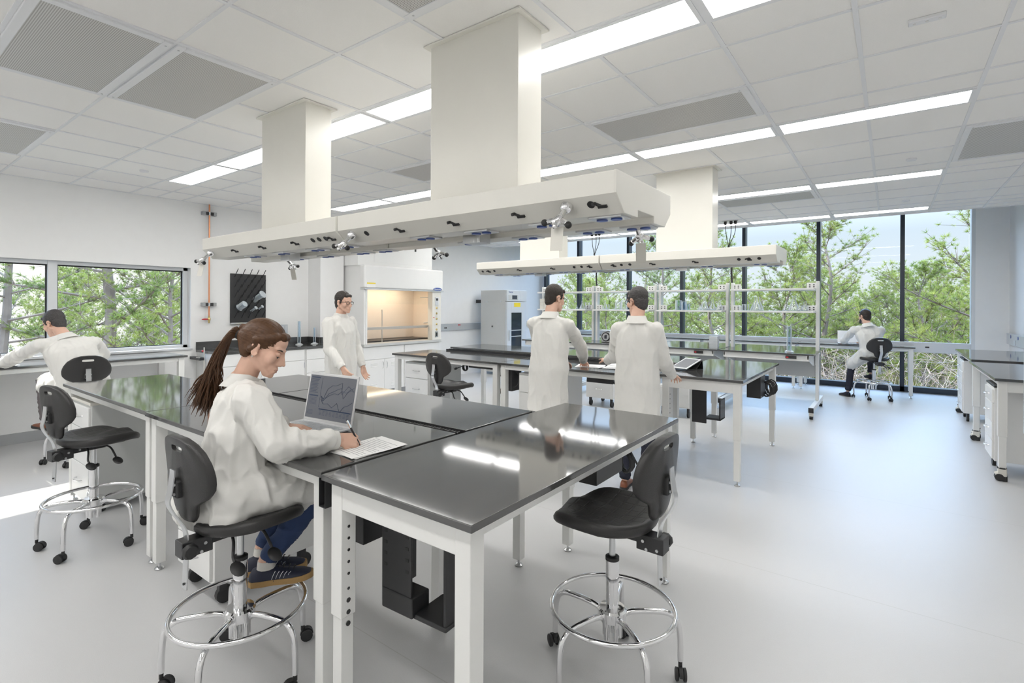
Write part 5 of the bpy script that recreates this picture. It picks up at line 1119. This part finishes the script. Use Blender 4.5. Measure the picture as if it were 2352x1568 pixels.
# ================================================================ outdoors
GZ = -3.6
g = MB(); N_ = 40
gx = [-90 + 180*i/N_ for i in range(N_ + 1)]; gy = [-40 + 150*i/N_ for i in range(N_ + 1)]
vs = [(x, y, GZ - .2 + 1.0*noise.noise(Vector((x*.08, y*.08, 0))) + max(0, (y - 30)*.02)) for y in gy for x in gx]
fs = []
for j in range(N_):
    for i in range(N_):
        if -12 < gx[i] < 6 and -12 < gy[j] < 12: continue
        a = j*(N_ + 1) + i; fs.append((a, a + 1, a + N_ + 2, a + N_ + 1))
g.add(vs, fs); struct(g.build('ground', 'soil'))
def make_pine(seed, H, spread, z0, dens, mt, droop=0):
    r = random.Random(seed); tr = MB(); br = MB(); nd = MB()
    bend = [Vector((r.uniform(-.15, .15)*k/6*1.2, r.uniform(-.15, .15)*k/6*1.2, H*k/8)) for k in range(9)]
    tp = smooth_path(bend, 3); tr.tube(tp, [max(.015, .0125*H*(1 - i/(len(tp) - 1))**.9 + .015) for i in range(len(tp))], 8)
    at = lambda z: bend[min(7, int(z/H*8))].lerp(bend[min(8, int(z/H*8) + 1)], z/H*8 - int(z/H*8))
    def tuft(c, d, s_):
        n = 22
        for k in range(n):
            e_ = (d*.9 + Vector((r.gauss(0, .7), r.gauss(0, .7), r.gauss(.15, .6)))).normalized(); L = s_*r.uniform(.7, 1.15); sd = e_.cross(Vector((r.gauss(0,1), r.gauss(0,1), r.gauss(0,1)))).normalized()*s_*.042
            b0 = c + e_*s_*.08; tip = c + e_*L - Vector((0, 0, .06*s_)); i = len(nd.v)
            nd.v += [tuple(b0 - sd), tuple(b0 + sd), tuple(tip)]; nd.f.append((i, i + 1, i + 2))
    nb = int(dens*(H - z0)); ga = r.uniform(0, 6)
    for k in range(nb):
        u = (k + r.random())/nb; z = z0 + (H*.985 - z0)*u; ga += 2.4 + r.uniform(-.4, .4)
        L = spread*(1 - u)**.7*r.uniform(.6, 1.15) + .35; up = .12 + .75*u - droop*(1 - u)
        d = Vector((math.cos(ga), math.sin(ga), up)).normalized(); p = at(z); pts = [p]; q = p.copy(); dd = d.copy()
        seg = max(3, int(L/.4))
        for s_ in range(seg): dd = (dd + Vector((r.gauss(0, .10), r.gauss(0, .10), .07 + r.gauss(0, .05)))).normalized(); q = q + dd*L/seg; pts.append(q.copy())
        br.tube(pts, [max(.006, .011*L*(1 - i/len(pts)) + .005) for i in range(len(pts))], 5)
        for s_ in range(1, len(pts)):
            f_ = s_/(len(pts) - 1)
            if f_ < .25: continue
            for _ in range(10):
                sd = (dd + Vector((r.gauss(0, .8), r.gauss(0, .8), r.gauss(.25, .4)))).normalized(); tl = r.uniform(.08, .62)*min(1, L)
                e_ = pts[s_] + sd*tl; br.tube([pts[s_], e_], [.008, .004], 3); tuft(e_, sd, r.uniform(.10, .165))
                if r.random() < .6: tuft(pts[s_] + sd*tl*.5, sd, r.uniform(.09, .14))
    t = thing('pine_tree', '', 'tree', group='pine trees outside the windows'); tr.build('trunk', 'bark', t); br.build('branches', 'bark', t, smooth=False); nd.build('foliage', mt, t, smooth=False)
    return t
PINES = [make_pine(1, 9.0, 2.3, 2.6, 5.0, 'needles'), make_pine(2, 7.6, 2.9, 1.6, 7.0, 'needles', .1), make_pine(3, 8.3, 3.2, 2.0, 7.0, 'needles', .2), make_pine(4, 10.5, 3.0, 3.2, 3.6, 'needles_dark', .15)]
PT = [tree_of(t) for t in PINES]; used = [False]*4
def pine(k, x, y, s_, rz, lab, z=GZ):
    c = PINES[k] if not used[k] else dup(PT[k]); used[k] = True
    c.location = (x, y, z); c.rotation_euler = (0, 0, rz); c.scale = (s_,)*3; c['label'] = lab; return c
pine(0, -1.62, 18.5, .92, .4, 'tall thin pine rising to the ceiling line beside the dark mullion left of far man')
pine(2, 2.1, 16.2, .93, 2.0, 'pine leaning into the far right window beside the white jamb')
pine(1, .75, 18.8, .82, 1.0, 'bushy pine behind the mullion right of the far man')
pine(0, -4.9, 18.0, .86, 3.0, 'slender pine seen between shelf uprights, right of second standing man')
pine(3, -7.6, 20.5, .84, 1.6, 'pine above the second carrier, right of its left duct')
pine(1, -2.9, 20.0, .93, 5.0, 'round-topped pine behind the rightmost shelf bay')
mass = 'pine in the green mass beyond the far window wall'
for k, x, y, s_, rz in ((1,-9.2,19,.86,2),(2,-7.2,17.6,.72,4),(2,-4.0,21.5,.85,.5),(1,-.2,21.5,.90,3.3),(2,2.8,20,.95,1),(1,4.2,23,.9,5),(2,-11.5,22,.95,2.2),(3,-5.7,24,.83,4.1),(2,-2.4,24,.88,1.3),(1,1.6,24.5,.95,2.7),(3,-9.6,26,.92,.3),(1,-13.5,25,1.05,1.1),(2,-6.8,28,.95,2.9),(1,-3.6,29,1.0,5.2),(2,.2,29,1.0,4.4),(1,4.6,29,1.1,.2),(3,-12.5,31,1.1,3.7),(2,-16.5,29,1.1,1.9),(1,-10,34,1.15,4),(2,-4,36,1.2,1.7),(1,2,36,1.2,3.9),(2,8,36,1.2,.6),(1,-15,27,.85,.4),(2,-8.3,25.5,.8,2),(1,-5,26.5,.8,1),(2,-1.2,27,.8,3),(1,2.6,27,.85,5),(2,-11,28.5,.85,4),(1,-6.2,31,.9,2),(2,-2,32.5,.95,.7),(1,1.2,33,.95,2.8),(2,4.6,33,1,4),(1,-14,34,1,5),(2,-8.6,37,1.05,1),(2,-9.0,16.6,.62,.4),(1,-5.6,16.9,.62,2.4),(2,-3.1,17.4,.66,1.4),(1,.2,16.6,.60,3.1),(2,-.9,18.6,.74,5),(1,3.6,17.6,.80,.9),(2,1.6,21.5,.86,2.2),(1,-7.9,22.5,.84,4.4),(2,-12.6,19.5,.8,1.5),(1,-18,37,1.3,2.5)):
    pine(k, x, y, s_*.80, rz, mass)
# beyond the left window: backlit and nearer
pine(3, -15.2, 4.05, 1.18, .7, 'large dark-trunked pine in the middle of the left window')
pine(2, -14.2, 5.0, .86, 2.2, 'pale bushy pine at the right side of the left window')
pine(3, -16.5, 2.55, .95, 3.9, 'dark pine behind the mullion of the left window')
lm = 'pine in the green mass beyond the left window'
for k, x, y, s_, rz in ((1,-18.0,5.6,1.0,1),(2,-20,4.2,1.05,3),(1,-21.5,7.2,1.1,5),(2,-24,5.6,1.2,.4),(2,-18,7.0,1.1,4),(1,-25,9,1.2,2),(3,-28,3.6,1.0,1),(2,-30,6.6,1.3,2.6)):
    pine(k, x, y, s_*.62, rz, lm)
# bare winter brush at the foot of the building
def brush(name, lab, n, area, seed):
    r = random.Random(seed); b = MB()
    for _ in range(n):
        x, y = area(r); h = r.uniform(2.0, 4.2); p = Vector((x, y, GZ)); d = Vector((r.gauss(0, .22), r.gauss(0, .22), 1)).normalized(); pts = [p]
        for s_ in range(5): d = (d + Vector((r.gauss(0, .16), r.gauss(0, .16), .03))).normalized(); p = p + d*h/5; pts.append(p)
        b.tube(pts, [.013*(1 - i/6.5) for i in range(6)], 3)
        for s_ in range(2, 6):
            for _k in range(4):
                q = pts[s_]; e_ = Vector((r.gauss(0, 1), r.gauss(0, 1), r.gauss(.5, .5))).normalized(); m_ = q + e_*r.uniform(.2, .5); e2 = (e_ + Vector((r.gauss(0, .5), r.gauss(0, .5), .2))).normalized()
                b.tube([q, m_, m_ + e2*r.uniform(.2, .5)], [.006, .004, .003], 3)
    o = b.build(name, 'twig', smooth=False); tag(o, lab, 'undergrowth'); o['kind'] = 'stuff'; return o
brush('undergrowth', 'tangle of bare winter brush outside the foot of the window wall', 1300, lambda r: (r.uniform(-8, 3.6), 14.0 + 6.0*r.random()**1.3), 5)
brush('undergrowth', 'bare twiggy brush below the pines outside the left window', 160, lambda r: (-12.0 - 9*r.random(), r.uniform(1.5, 7.5)), 6)
for i, (x, y, s_) in enumerate(((-12.2, 1.75, 1.0), (-13.5, 1.95, .8))):
    pass
